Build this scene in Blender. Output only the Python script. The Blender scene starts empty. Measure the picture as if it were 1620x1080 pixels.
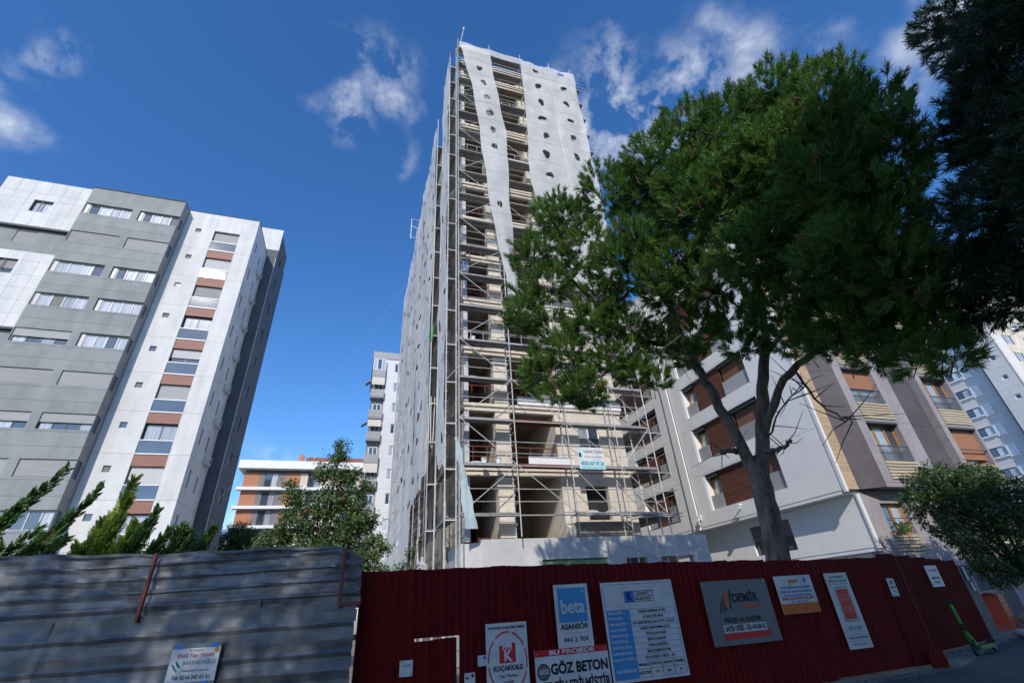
import bpy, bmesh, math, random
import numpy as np
from mathutils import Vector, Matrix
random.seed(7)
rng = np.random.default_rng(11)
sc = bpy.context.scene
col = sc.collection
R = math.radians

# ------------------------------------------------------------------ camera
cam_d = bpy.data.cameras.new('camera')
cam = bpy.data.objects.new('camera', cam_d)
col.objects.link(cam)
cam_d.sensor_width = 36.0
cam_d.lens = 36.0 * 724 / 1620
cam_d.clip_start = 0.05
cam_d.clip_end = 4000
CM = Matrix(((0.952299, -0.101308, -0.28786), (-0.298897, -0.499867, -0.812892), (-0.06154, 0.860157, -0.506304)))
cam.matrix_world = Matrix.Translation((0, 0, 1.6)) @ CM.to_4x4()
sc.camera = cam

# ------------------------------------------------------------------ sky and sun
SUN_EL, SUN_AZ = R(33.6), R(180 + 21.7)          # azimuth clockwise from +Y
SUN_DIR = Vector((math.sin(SUN_AZ) * math.cos(SUN_EL), math.cos(SUN_AZ) * math.cos(SUN_EL), math.sin(SUN_EL)))
world = bpy.data.worlds.new('World')
sc.world = world
world.use_nodes = True
wn, wl = world.node_tree.nodes, world.node_tree.links
wn.clear()
SKY_STRENGTH = 0.15
w_out = wn.new('ShaderNodeOutputWorld')
w_bg = wn.new('ShaderNodeBackground')
w_bg.inputs['Strength'].default_value = SKY_STRENGTH
w_sky = wn.new('ShaderNodeTexSky')
w_sky.sky_type = 'NISHITA'
w_sky.sun_disc = False
w_sky.sun_elevation = SUN_EL
w_sky.sun_rotation = SUN_AZ
w_sky.altitude = 300
w_sky.air_density = 1.0
w_sky.dust_density = 0.3
w_sky.ozone_density = 3.5
w_hsv = wn.new('ShaderNodeHueSaturation')
w_hsv.inputs['Saturation'].default_value = 1.24
w_hsv.inputs['Hue'].default_value = 0.506
w_hsv.inputs['Value'].default_value = 1.42
wl.new(w_sky.outputs[0], w_hsv.inputs['Color'])
w_tc = wn.new('ShaderNodeTexCoord')
w_nz = wn.new('ShaderNodeTexNoise')
w_nz.inputs['Scale'].default_value = 9.0
w_nz.inputs['Detail'].default_value = 9
w_nz.inputs['Roughness'].default_value = 0.62
w_nz.inputs['Distortion'].default_value = 0.2
wl.new(w_tc.outputs['Generated'], w_nz.inputs['Vector'])
w_wp = wn.new('ShaderNodeTexNoise')
w_wp.inputs['Scale'].default_value = 9
w_wp.inputs['Detail'].default_value = 5
wl.new(w_tc.outputs['Generated'], w_wp.inputs['Vector'])
w_sub = wn.new('ShaderNodeVectorMath'); w_sub.operation = 'SUBTRACT'
w_sub.inputs[1].default_value = (0.5, 0.5, 0.5)
wl.new(w_wp.outputs['Color'], w_sub.inputs[0])
w_scl = wn.new('ShaderNodeVectorMath'); w_scl.operation = 'SCALE'
w_scl.inputs['Scale'].default_value = 0.16
wl.new(w_sub.outputs[0], w_scl.inputs[0])
w_add = wn.new('ShaderNodeVectorMath'); w_add.operation = 'ADD'
wl.new(w_tc.outputs['Generated'], w_add.inputs[0]); wl.new(w_scl.outputs[0], w_add.inputs[1])
# cloud banks scattered all round the sky: direction, angular size, thickness
CLOUDS = [((-.488, .514, .705), .04, .75), ((-.465, .511, .723), .03, .6), ((-.515, .59, .622), .05, .8), ((-.53, .55, .645), .035, .5),
          ((-.096, .56, .823), .065, .85), ((-.03, .501, .865), .085, .7), ((.01, .555, .832), .05, .75), ((-.085, .489, .868), .05, .5),
          ((.385, .43, .816), .14, 1.15), ((.439, .427, .791), .15, 1.2), ((.48, .37, .797), .13, 1.1), ((.514, .276, .812), .07, .7),
          ((.558, .288, .778), .08, .75), ((.642, .237, .729), .06, .45), ((.74, .098, .665), .09, .95), ((.757, .071, .65), .10, .95),
          ((.732, .172, .659), .07, .5), ((-.207, .955, .213), .13, 1.1), ((.033, .617, .786), .04, .4), ((-.16, .97, .16), .10, .9),
          ((.9, -.2, .4), .16, .9), ((.6, -.6, .5), .15, .9), ((-.7, -.3, .6), .13, .8), ((-.9, .2, .3), .15, .9), ((-.2, -.7, .68), .10, .6),
          ((.3, -.3, .9), .09, .7), ((-.4, .1, .9), .08, .7), ((.95, .25, .2), .12, .9), ((0, -.95, .3), .12, .8), ((-.75, .62, .2), .12, .8), ((.5, .85, .15), .12, .9)]
prev = None
for c, r_, s_ in CLOUDS:
    v = Vector(c).normalized()
    d = wn.new('ShaderNodeVectorMath'); d.operation = 'DISTANCE'
    d.inputs[1].default_value = v
    wl.new(w_add.outputs[0], d.inputs[0])
    m = wn.new('ShaderNodeMapRange'); m.interpolation_type = 'SMOOTHSTEP'
    m.inputs['From Min'].default_value = r_ * 1.1; m.inputs['From Max'].default_value = 0.0
    m.inputs['To Min'].default_value = 0.0; m.inputs['To Max'].default_value = s_
    wl.new(d.outputs['Value'], m.inputs['Value'])
    if prev is None:
        prev = m.outputs[0]
    else:
        x = wn.new('ShaderNodeMath'); x.operation = 'MAXIMUM'
        wl.new(prev, x.inputs[0]); wl.new(m.outputs[0], x.inputs[1]); prev = x.outputs[0]
w_r = wn.new('ShaderNodeMapRange')
w_r.inputs['From Min'].default_value = 0.42; w_r.inputs['From Max'].default_value = 0.64
w_r.inputs['To Min'].default_value = 0.0; w_r.inputs['To Max'].default_value = 1.0
wl.new(w_nz.outputs['Fac'], w_r.inputs['Value'])
w_m = wn.new('ShaderNodeMath'); w_m.operation = 'MULTIPLY'; w_m.use_clamp = True
wl.new(prev, w_m.inputs[0]); wl.new(w_r.outputs[0], w_m.inputs[1])
w_m2 = wn.new('ShaderNodeMath'); w_m2.operation = 'MULTIPLY'; w_m2.inputs[1].default_value = 0.88
wl.new(w_m.outputs[0], w_m2.inputs[0])
w_mix = wn.new('ShaderNodeMixRGB')
w_mix.inputs['Color2'].default_value = (6.4, 6.7, 7.2, 1)
wl.new(w_m2.outputs[0], w_mix.inputs['Fac']); wl.new(w_hsv.outputs[0], w_mix.inputs['Color1'])
wl.new(w_mix.outputs[0], w_bg.inputs['Color'])
wl.new(w_bg.outputs[0], w_out.inputs['Surface'])

sun_d = bpy.data.lights.new('sun', 'SUN')
sun_d.energy = 3.5
sun_d.angle = R(0.53)
sun_d.color = (1.0, 0.925, 0.81)
sun = bpy.data.objects.new('sun', sun_d)
col.objects.link(sun)
sun.rotation_euler = SUN_DIR.to_track_quat('Z', 'Y').to_euler()
sun.location = SUN_DIR * 60
sc.view_settings.view_transform = 'Standard'
sc.view_settings.look = 'None'
sc.view_settings.gamma = 1.0
sc.view_settings.exposure = 0.0
sc.view_settings.use_curve_mapping = False
sc.cycles.max_bounces = 6
sc.cycles.transparent_max_bounces = 12

# ------------------------------------------------------------------ helpers
ORG = {}

class MB:
    def __init__(self):
        self.v, self.f = [], []
    def box(self, x0, x1, y0, y1, z0, z1):
        n = len(self.v)
        self.v += [(x0, y0, z0), (x1, y0, z0), (x1, y1, z0), (x0, y1, z0), (x0, y0, z1), (x1, y0, z1), (x1, y1, z1), (x0, y1, z1)]
        self.f += [(n + a, n + b, n + c, n + d) for a, b, c, d in ((0, 3, 2, 1), (4, 5, 6, 7), (0, 1, 5, 4), (1, 2, 6, 5), (2, 3, 7, 6), (3, 0, 4, 7))]
        return self
    def prism(self, pts, z0, z1):
        n, k = len(self.v), len(pts)
        self.v += [(x, y, z0) for x, y in pts] + [(x, y, z1) for x, y in pts]
        self.f.append(tuple(n + i for i in reversed(range(k))))
        self.f.append(tuple(n + k + i for i in range(k)))
        for i in range(k):
            j = (i + 1) % k
            self.f.append((n + i, n + j, n + k + j, n + k + i))
        return self
    def xprism(self, pts, y0, y1):
        """polygon in x,z (seen from the front) pushed through y0..y1"""
        n, k = len(self.v), len(pts)
        self.v += [(x, y0, z) for x, z in pts] + [(x, y1, z) for x, z in pts]
        self.f.append(tuple(n + i for i in range(k)))
        self.f.append(tuple(n + k + i for i in reversed(range(k))))
        for i in range(k):
            j = (i + 1) % k
            self.f.append((n + j, n + i, n + k + i, n + k + j))
        return self
    def tube(self, pts, rad, n=6, cap=True):
        pts = [Vector(p) for p in pts]
        rads = rad if isinstance(rad, (list, tuple)) else [rad] * len(pts)
        base = len(self.v)
        ref = None
        for i, p in enumerate(pts):
            t = (pts[min(i + 1, len(pts) - 1)] - pts[max(i - 1, 0)]).normalized()
            if ref is None:
                ref = t.orthogonal().normalized()
            ref = (ref - t * ref.dot(t))
            ref = ref.normalized() if ref.length > 1e-6 else t.orthogonal().normalized()
            b = t.cross(ref)
            for k in range(n):
                a = 2 * math.pi * k / n
                q = p + (ref * math.cos(a) + b * math.sin(a)) * rads[i]
                self.v.append(tuple(q))
        for i in range(len(pts) - 1):
            for k in range(n):
                a, b2 = base + i * n + k, base + i * n + (k + 1) % n
                self.f.append((a, b2, b2 + n, a + n))
        if cap:
            self.f.append(tuple(base + k for k in reversed(range(n))))
            e = base + (len(pts) - 1) * n
            self.f.append(tuple(e + k for k in range(n)))
        return self
    def mesh(self, name, smooth=False):
        me = bpy.data.meshes.new(name)
        me.from_pydata(self.v, [], self.f)
        if smooth:
            me.polygons.foreach_set('use_smooth', [True] * len(me.polygons))
        me.update()
        return me

def link(name, me, m, parent=None, at=(0, 0, 0), rz=0.0, rot=None):
    """one mesh object; at = world point for a thing or a direct part, local point for a sub-part"""
    if isinstance(me, MB):
        me = me.mesh(name)
    if m is not None and len(me.materials) == 0:
        me.materials.append(m)
    o = bpy.data.objects.new(name, me)
    col.objects.link(o)
    if m is not None and len(me.materials) == 1 and me.materials[0] != m:
        o.material_slots[0].link = 'OBJECT'
        o.material_slots[0].material = m
    at = Vector(at)
    if parent is not None:
        o.parent = parent
        if parent in ORG:
            at = at - ORG[parent]
    o.location = at
    o.rotation_euler = rot if rot is not None else (0, 0, rz)
    return o

def thing(name, label, cat, at=(0, 0, 0), group=None, rz=0.0, rot=None):
    o = bpy.data.objects.new(name, None)
    o.empty_display_size = 0.3
    col.objects.link(o)
    o.location = at
    o.rotation_euler = rot if rot is not None else (0, 0, rz)
    o['label'] = label
    o['category'] = cat
    if group:
        o['group'] = group
    ORG[o] = Vector(at) if (rz == 0 and rot is None) else Vector((0, 0, 0))
    return o

def tag(o, label, cat, group=None):
    o['label'] = label
    o['category'] = cat
    if group:
        o['group'] = group
    return o

def fmesh(name, V, F):
    """numpy verts (n,3), quads or tris (m,k) -> mesh"""
    me = bpy.data.meshes.new(name)
    V = np.ascontiguousarray(V, dtype=np.float32); F = np.ascontiguousarray(F, dtype=np.int32)
    k = F.shape[1]
    me.vertices.add(len(V)); me.vertices.foreach_set('co', V.ravel())
    me.loops.add(F.size); me.loops.foreach_set('vertex_index', F.ravel())
    me.polygons.add(len(F)); me.polygons.foreach_set('loop_start', np.arange(0, F.size, k, dtype=np.int32))
    me.update(calc_edges=True)
    return me

# ------------------------------------------------------------------ materials
MATS = {}
def mat(name, c1, c2=None, rough=0.7, metal=0.0, scale=2.0, bump=0.0, bscale=None, spec=0.5, detail=5, stretch=(1, 1, 1), lo=0.35, hi=0.65, transl=0.0, transp=0.0, trans_col=None, coat=0.0, fine=None, orand=0.0):
    if name in MATS:
        return MATS[name]
    m = bpy.data.materials.new(name)
    m.use_nodes = True
    n, l = m.node_tree.nodes, m.node_tree.links
    p = n['Principled BSDF']
    out = n['Material Output']
    p.inputs['Roughness'].default_value = rough
    p.inputs['Metallic'].default_value = metal
    p.inputs['Specular IOR Level'].default_value = spec
    if coat:
        p.inputs['Coat Weight'].default_value = coat
        p.inputs['Coat Roughness'].default_value = 0.06
    g = n.new('ShaderNodeNewGeometry')
    mp = n.new('ShaderNodeMapping'); mp.inputs['Scale'].default_value = stretch
    l.new(g.outputs['Position'], mp.inputs['Vector'])
    nz = n.new('ShaderNodeTexNoise')
    nz.inputs['Scale'].default_value = scale; nz.inputs['Detail'].default_value = detail; nz.inputs['Roughness'].default_value = 0.6
    l.new(mp.outputs[0], nz.inputs['Vector'])
    cr = n.new('ShaderNodeValToRGB')
    cr.color_ramp.elements[0].position = lo; cr.color_ramp.elements[1].position = hi
    c2 = c2 or tuple(min(1, x * 1.18 + 0.004) for x in c1)
    cr.color_ramp.elements[0].color = (*c1, 1); cr.color_ramp.elements[1].color = (*c2, 1)
    l.new(nz.outputs['Fac'], cr.inputs['Fac'])
    src = cr.outputs['Color']
    if fine:
        nf = n.new('ShaderNodeTexNoise'); nf.inputs['Scale'].default_value = fine[0]; nf.inputs['Detail'].default_value = 2
        l.new(g.outputs['Position'], nf.inputs['Vector'])
        mr = n.new('ShaderNodeMapRange'); mr.inputs['To Min'].default_value = 1 - fine[1]; mr.inputs['To Max'].default_value = 1 + fine[1]
        mr.inputs['From Min'].default_value = .3; mr.inputs['From Max'].default_value = .7
        l.new(nf.outputs['Fac'], mr.inputs['Value'])
        mu = n.new('ShaderNodeVectorMath'); mu.operation = 'SCALE'
        l.new(src, mu.inputs[0]); l.new(mr.outputs[0], mu.inputs['Scale'])
        src = mu.outputs[0]
    if orand:
        oi = n.new('ShaderNodeObjectInfo')
        mr2 = n.new('ShaderNodeMapRange'); mr2.inputs['To Min'].default_value = 1 - orand; mr2.inputs['To Max'].default_value = 1 + orand
        l.new(oi.outputs['Random'], mr2.inputs['Value'])
        mu2 = n.new('ShaderNodeVectorMath'); mu2.operation = 'SCALE'
        l.new(src, mu2.inputs[0]); l.new(mr2.outputs[0], mu2.inputs['Scale'])
        src = mu2.outputs[0]
    l.new(src, p.inputs['Base Color'])
    if bump:
        nb = n.new('ShaderNodeTexNoise')
        nb.inputs['Scale'].default_value = bscale or scale * 8; nb.inputs['Detail'].default_value = 4
        l.new(mp.outputs[0], nb.inputs['Vector'])
        b = n.new('ShaderNodeBump'); b.inputs['Strength'].default_value = bump; b.inputs['Distance'].default_value = 0.02
        l.new(nb.outputs['Fac'], b.inputs['Height']); l.new(b.outputs[0], p.inputs['Normal'])
    sh = p.outputs[0]
    if transl:
        t = n.new('ShaderNodeBsdfTranslucent')
        if trans_col:
            t.inputs['Color'].default_value = (*trans_col, 1)
        else:
            l.new(src, t.inputs['Color'])
        mx = n.new('ShaderNodeMixShader'); mx.inputs[0].default_value = transl
        l.new(sh, mx.inputs[1]); l.new(t.outputs[0], mx.inputs[2]); sh = mx.outputs[0]
    if transp:
        t = n.new('ShaderNodeBsdfTransparent')
        mx = n.new('ShaderNodeMixShader'); mx.inputs[0].default_value = transp
        l.new(sh, mx.inputs[1]); l.new(t.outputs[0], mx.inputs[2]); sh = mx.outputs[0]
    l.new(sh, out.inputs['Surface'])
    MATS[name] = m
    return m

M_asphalt = mat('asphalt', (.065, .066, .07), (.10, .10, .104), .9, scale=1.2, bump=.5, bscale=60, fine=(40, .25))
M_soil = mat('soil', (.16, .14, .12), (.26, .235, .2), .95, scale=.6, bump=.6, bscale=12)
M_rubble = mat('rubble_stone', (.09, .085, .08), (.19, .18, .165), .95, scale=6)
M_galv = mat('galvanised_sheet', (.088, .094, .105), (.175, .183, .196), .4, .15, spec=.3, orand=.1, scale=1.1, stretch=(1, 1, 5), bump=.06, bscale=5, detail=8, fine=(6, .1))
M_redfence = mat('dark_red_paint', (.115, .002, .004), (.17, .004, .006), .6, spec=.2, orand=.22, scale=2.5, stretch=(3, 3, .6), bump=.05, fine=(7, .12))
M_redpost = mat('red_oxide_paint', (.13, .018, .014), (.19, .03, .022), .6, scale=4)
M_white = mat('white_sign_face', (.58, .58, .59), (.74, .74, .735), .45, scale=2.2, detail=8, lo=.3, hi=.55)
M_ink = mat('black_ink', (.012, .012, .016), (.02, .02, .024), .5)
M_inkgrey = mat('grey_ink', (.22, .22, .24), None, .5)
M_inkred = mat('red_ink', (.62, .02, .025), (.68, .03, .03), .45)
M_inkpink = mat('faded_red_ink', (.62, .22, .24), None, .5)
M_inkblue = mat('blue_ink', (.02, .20, .62), (.03, .23, .68), .4)
M_inkcyan = mat('sky_blue_ink', (.06, .30, .62), (.08, .34, .68), .4)
M_inkteal = mat('teal_ink', (.03, .22, .26), None, .45)
M_palecyan = mat('pale_cyan_print', (.45, .72, .74), (.5, .77, .78), .45)
M_orange = mat('orange_print', (.62, .12, .012), (.7, .16, .02), .5)
M_signgrey = mat('grey_sign_face', (.17, .18, .19), (.20, .21, .22), .45)
M_wpanel = mat('white_render', (.53, .535, .54), (.65, .65, .645), .75, scale=.8, stretch=(2.2, 2.2, .22), detail=8, lo=.28, hi=.58, bump=.05, bscale=25, fine=(1.1, .05), orand=.035)
M_gpanel = mat('grey_render', (.215, .235, .238), (.275, .295, .298), .75, scale=.7, stretch=(1.5, 1.5, .4), detail=8, bump=.04, bscale=25, fine=(1.5, .06), orand=.05)
M_dgpanel = mat('dark_grey_render', (.075, .09, .11), (.095, .11, .13), .75, scale=.5)
M_joint = mat('joint_shadow_gap', (.10, .105, .11), None, .9)
M_brownband = mat('brown_cladding', (.235, .105, .075), (.28, .13, .095), .6, scale=2.5, stretch=(.4, .4, 6))
M_frame = mat('dark_window_frame', (.07, .075, .085), None, .4)
M_lframe = mat('light_window_frame', (.42, .43, .45), (.5, .51, .52), .4)
M_wframe = mat('white_window_frame', (.72, .73, .74), None, .4)
M_glass = mat('window_glass', (.035, .05, .075), (.06, .08, .11), .04, scale=.8, spec=1.0, coat=1.0)
M_curtain = mat('glass_over_curtain', (.30, .33, .38), (.60, .62, .65), .08, scale=1.5, stretch=(9, 9, .3), coat=1.0, spec=.8, orand=.35)
M_glassb = mat('tinted_balcony_glass', (.04, .065, .10), (.07, .10, .14), .03, scale=.6, coat=1.0, spec=1.0)
M_shutter = mat('grey_roller_shutter', (.33, .335, .345), (.40, .405, .41), .55, scale=1.5, stretch=(.5, .5, 10), orand=.15)
M_shutterl = mat('pale_roller_shutter', (.52, .52, .53), (.58, .58, .58), .55, scale=1.5, stretch=(.5, .5, 10))
M_acunit = mat('ac_casing', (.55, .55, .54), (.62, .62, .6), .5)
M_dark = mat('painted_void_shade', (.018, .018, .02), (.03, .03, .03), .9)  # near-black colour standing in for the shade inside openings and behind slats
M_brick = mat('orange_brick', (.40, .17, .10), (.48, .22, .13), .85, scale=3, fine=(14, .1))
M_brickwin = mat('grey_brick_panel', (.17, .16, .165), (.22, .21, .21), .8, scale=3)
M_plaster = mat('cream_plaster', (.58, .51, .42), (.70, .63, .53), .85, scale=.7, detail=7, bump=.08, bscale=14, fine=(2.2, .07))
M_concrete = mat('raw_concrete', (.22, .19, .16), (.34, .30, .255), .9, scale=.8, detail=8, bump=.12, bscale=10, fine=(2.5, .12))
M_podium = mat('skim_coated_concrete', (.46, .46, .47), (.60, .60, .60), .85, scale=.8, detail=8, bump=.06, bscale=8)
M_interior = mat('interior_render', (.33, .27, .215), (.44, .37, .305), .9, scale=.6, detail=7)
M_steel = mat('scaffold_steel', (.44, .43, .42), (.62, .61, .59), .5, .15, scale=6, orand=.18)
M_deck = mat('scaffold_deck_steel', (.26, .255, .25), (.40, .39, .38), .55, .2, scale=4, orand=.2)
M_plank = mat('timber_plank', (.21, .165, .115), (.33, .27, .20), .85, scale=2.5, stretch=(6, .8, 6), orand=.2)
M_rust = mat('red_oxide_steel', (.16, .045, .030), (.24, .075, .05), .7, scale=7)
M_net = mat('white_debris_net', (.66, .655, .645), (.77, .765, .75), .85, scale=.55, stretch=(1, 1, .5), detail=8, transl=.25, transp=.21, bump=.7, bscale=2.6, fine=(1.3, .06))
M_netside = mat('grey_white_debris_net', (.80, .795, .785), (.90, .895, .88), .85, scale=.5, stretch=(1, 1, .5), detail=8, transl=.25, transp=.14, bump=.6, bscale=2.0, fine=(1.4, .07))
M_tarp = mat('pale_blue_tarp', (.42, .55, .62), (.56, .68, .74), .6, scale=3, transl=.2)
M_rail_w = mat('white_board', (.74, .74, .73), (.8, .8, .79), .6)
M_bwhite = mat('white_cladding', (.82, .82, .82), (.89, .89, .885), .6, scale=.4, fine=(2, .03))
M_louver = mat('brown_timber_slats', (.125, .05, .032), (.18, .075, .048), .6, scale=3, stretch=(.6, .6, 5), orand=.16)
M_beigewood = mat('beige_plank_cladding', (.46, .33, .205), (.54, .40, .26), .65, scale=2.5, stretch=(.5, .5, 8), orand=.1)
M_stone = mat('mauve_grey_stone', (.30, .275, .29), (.37, .34, .355), .75, scale=.8, detail=8, bump=.06, bscale=12, fine=(5, .06))
M_dstone = mat('dark_mauve_stone', (.085, .073, .083), (.115, .10, .112), .7, scale=.8, detail=8, bump=.06, bscale=12, fine=(5, .08))
M_slat = mat('cream_timber_slats', (.46, .385, .27), (.55, .47, .345), .65, scale=3, stretch=(.6, .6, 6), orand=.12)
M_oak = mat('oak_window_frame', (.36, .165, .04), (.46, .22, .06), .5, scale=3, stretch=(5, 5, .6))
M_dblind = mat('brown_blind', (.19, .095, .06), (.25, .13, .085), .6, scale=2, stretch=(.5, .5, 14))
M_blind = mat('orange_brown_blind', (.36, .17, .095), (.43, .21, .12), .6, scale=2, stretch=(.5, .5, 14))
M_glassc = mat('glass_over_sheer_curtain', (.30, .36, .365), (.46, .52, .52), .06, scale=1.5, stretch=(7, 7, .3), coat=1.0, spec=.8)
M_clear = mat('clear_balcony_glass', (.10, .13, .14), (.13, .16, .17), .04, spec=.8, transp=.72)
M_lilac = mat('pale_lilac_render', (.60, .585, .575), (.68, .665, .65), .8, scale=.2)
M_dwhite = mat('off_white_render', (.62, .63, .66), (.70, .71, .73), .8, scale=.15)
M_dgrey = mat('mid_grey_render', (.33, .335, .35), (.38, .385, .4), .8, scale=.15)
M_awning = mat('cream_awning', (.62, .59, .53), (.7, .67, .6), .8)
M_bark = mat('pine_bark', (.085, .064, .054), (.25, .195, .165), .95, scale=9, stretch=(1, 1, .28), bump=1.0, bscale=22, detail=8)
M_bark2 = mat('reddish_bark', (.10, .045, .026), (.19, .09, .055), .95, scale=9, stretch=(1, 1, .3), bump=.8, bscale=20)
M_twig = mat('grey_twig', (.06, .048, .042), (.11, .09, .08), .9, scale=8)
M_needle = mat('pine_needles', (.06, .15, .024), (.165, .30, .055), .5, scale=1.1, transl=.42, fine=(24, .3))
M_needle_shade = mat('shaded_pine_needles', (.014, .036, .014), (.030, .066, .022), .55, scale=1.1, transl=.15, fine=(24, .3))  # the corner pine's shade is put into this needle colour
M_brownn = mat('dead_brown_needles', (.16, .075, .03), (.24, .12, .055), .7, scale=3)
M_cyp = mat('cypress_sprays', (.038, .105, .024), (.095, .20, .042), .55, scale=1.6, transl=.18, fine=(20, .3))
M_cypl = mat('bright_cypress_sprays', (.18, .28, .035), (.29, .40, .06), .55, scale=1.6, transl=.25, fine=(20, .25))
M_leaf = mat('broad_leaves', (.028, .072, .018), (.085, .155, .036), .45, scale=.9, transl=.22, fine=(16, .35))
M_leafy = mat('mixed_evergreen_leaves', (.045, .10, .028), (.125, .19, .055), .5, scale=1.3, transl=.2, fine=(14, .35))
M_leafr = mat('reddish_leaf_tips', (.20, .075, .04), (.26, .11, .06), .6, scale=2)
M_green = mat('green_scooter_paint', (.03, .30, .035), (.04, .36, .05), .35, coat=.4)
M_black = mat('black_rubber', (.012, .012, .013), (.02, .02, .02), .7)
M_barrier = mat('orange_red_plastic', (.62, .055, .015), (.70, .08, .025), .5, scale=3)
M_gpan = mat('grey_sheet_paint', (.075, .085, .10), (.10, .11, .125), .55, scale=3)
M_cement = mat('cement_paper_sack', (.42, .42, .41), (.5, .5, .49), .8)
M_skin = mat('skin', (.42, .25, .18), None, .6)
M_tshirt = mat('black_shirt', (.015, .015, .018), None, .8)
M_jeans = mat('blue_jeans', (.09, .16, .32), (.13, .21, .38), .85)
M_hair = mat('dark_hair', (.02, .015, .012), None, .7)
M_roof = mat('red_roof_tiles', (.24, .09, .06), (.3, .12, .08), .85)
M_redbrick = mat('red_hollow_brick', (.20, .045, .03), (.26, .065, .045), .85)
M_greencloth = mat('green_net_scrap', (.10, .45, .12), None, .8, transl=.2)

# ------------------------------------------------------------------ facade pieces
def panel_mesh(w, h, holes=(), t=0.1):
    """wall piece 0..w by 0..h, front at y=0, real openings with reveals t deep"""
    xs = sorted({0, w, *[q for a in holes for q in a[:2]]})
    zs = sorted({0, h, *[q for a in holes for q in a[2:]]})
    b = MB()
    V, F = b.v, b.f
    def q(*p):
        n = len(V); V.extend(p); F.append(tuple(range(n, n + 4)))
    def inside(x, z):
        return any(a[0] < x < a[1] and a[2] < z < a[3] for a in holes)
    for i in range(len(xs) - 1):
        for j in range(len(zs) - 1):
            x0, x1, z0, z1 = xs[i], xs[i + 1], zs[j], zs[j + 1]
            if inside((x0 + x1) / 2, (z0 + z1) / 2):
                continue
            q((x0, 0, z0), (x1, 0, z0), (x1, 0, z1), (x0, 0, z1))
            q((x0, t, z1), (x1, t, z1), (x1, t, z0), (x0, t, z0))
    for x0, x1, z0, z1 in holes:
        if z0 > 0: q((x0, 0, z0), (x0, t, z0), (x1, t, z0), (x1, 0, z0))
        if z1 < h: q((x0, 0, z1), (x1, 0, z1), (x1, t, z1), (x0, t, z1))
        if x0 > 0: q((x0, 0, z0), (x0, 0, z1), (x0, t, z1), (x0, t, z0))
        if x1 < w: q((x1, 0, z0), (x1, t, z0), (x1, t, z1), (x1, 0, z1))
    q((0, 0, 0), (0, 0, h), (0, t, h), (0, t, 0)); q((w, 0, 0), (w, t, 0), (w, t, h), (w, 0, h))
    q((0, 0, 0), (0, t, 0), (w, t, 0), (w, 0, 0)); q((0, 0, h), (w, 0, h), (w, t, h), (0, t, h))
    return b

CACHE = {}
def cached(key, fn):
    if key not in CACHE:
        CACHE[key] = fn()
    return CACHE[key]

def panel(parent, name, m, at, rz, w, h, holes=(), t=0.1):
    me = cached(('panel', name, m.name, round(w, 3), round(h, 3), tuple(holes), t), lambda: panel_mesh(w, h, holes, t).mesh(name))
    return link(name, me, m, parent, at, rz)

def slab(parent, name, m, x0, x1, y0, y1, z0, z1):
    return link(name, MB().box(0, x1 - x0, 0, y1 - y0, 0, z1 - z0), m, parent, (x0, y0, z0))

def window(parent, at, rz, w, h, n=2, fm=None, panes=None, fw=0.05, depth=0.06, bar=None, name='window', rows=None):
    """frame with n sashes; every pane is a sub-part"""
    fm = fm or M_frame
    def mk():
        b = MB()
        b.box(0, w, 0, depth, 0, fw).box(0, w, 0, depth, h - fw, h)
        b.box(0, fw, .003, depth - .003, fw, h - fw).box(w - fw, w, .003, depth - .003, fw, h - fw)
        for k in range(1, n):
            x = w * k / n
            b.box(x - fw * .55, x + fw * .55, -.004, depth - .006, fw, h - fw)
        if bar:
            b.box(fw, w - fw, .006, depth - .01, h * bar - fw * .4, h * bar + fw * .4)
        return b.mesh(name)
    fr = link(name, cached(('win', name, fm.name, round(w, 3), round(h, 3), n, fw, bar, depth), mk), fm, parent, at, rz)
    for k in range(n):
        pm = panes[k % len(panes)] if panes else M_glass
        me = cached(('pane', pm.name, round(w / n, 3), round(h, 3)), lambda: MB().box(.02, w / n - .02, 0, .012, .02, h - .02).mesh('pane'))
        link('pane', me, pm, fr, (w * k / n, depth * .55, 0))
    return fr

def shutter(parent, at, rz, w, h, m=None, pitch=0.055, name='roller_shutter'):
    m = m or M_shutter
    def mk():
        b = MB(); k = max(1, int(h / pitch)); p = h / k
        for i in range(k):
            z = i * p
            n = len(b.v)
            b.v += [(0, .008, z), (w, .008, z), (w, -.004, z + p * .5), (0, -.004, z + p * .5), (0, .008, z + p), (w, .008, z + p)]
            b.f += [(n, n + 1, n + 2, n + 3), (n + 3, n + 2, n + 5, n + 4)]
        b.box(0, w, .01, .03, 0, h)
        return b.mesh(name)
    return link(name, cached(('shut', m.name, round(w, 3), round(h, 3)), mk), m, parent, at, rz)

# ------------------------------------------------------------------ ground
def struct(o):
    o['kind'] = 'structure'
    return o
g = MB(); g.v = [(-1500, -1500, 0), (1500, -1500, 0), (1500, 1500, 0), (-1500, 1500, 0)]; g.f = [(0, 1, 2, 3)]
struct(link('ground', g, M_soil))
g = MB(); g.v = [(-60, -9, .004), (60, -9, .004), (60, 8.2, .004), (13.2, 8.2, .004), (13.6, 9.2, .004), (24, 11.6, .004), (24, 12.6, .004), (60, 14, .004), (60, 8.3, .004)]
g = MB(); g.v = [(-60, -9, .004), (70, -9, .004), (70, 14, .004), (24, 12.2, .004), (17, 10.3, .004), (12.2, 8.3, .004), (-6, 8.0, .004), (-60, 20, .004)]; g.f = [tuple(range(8))]
struct(link('road', g, M_asphalt))
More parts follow.
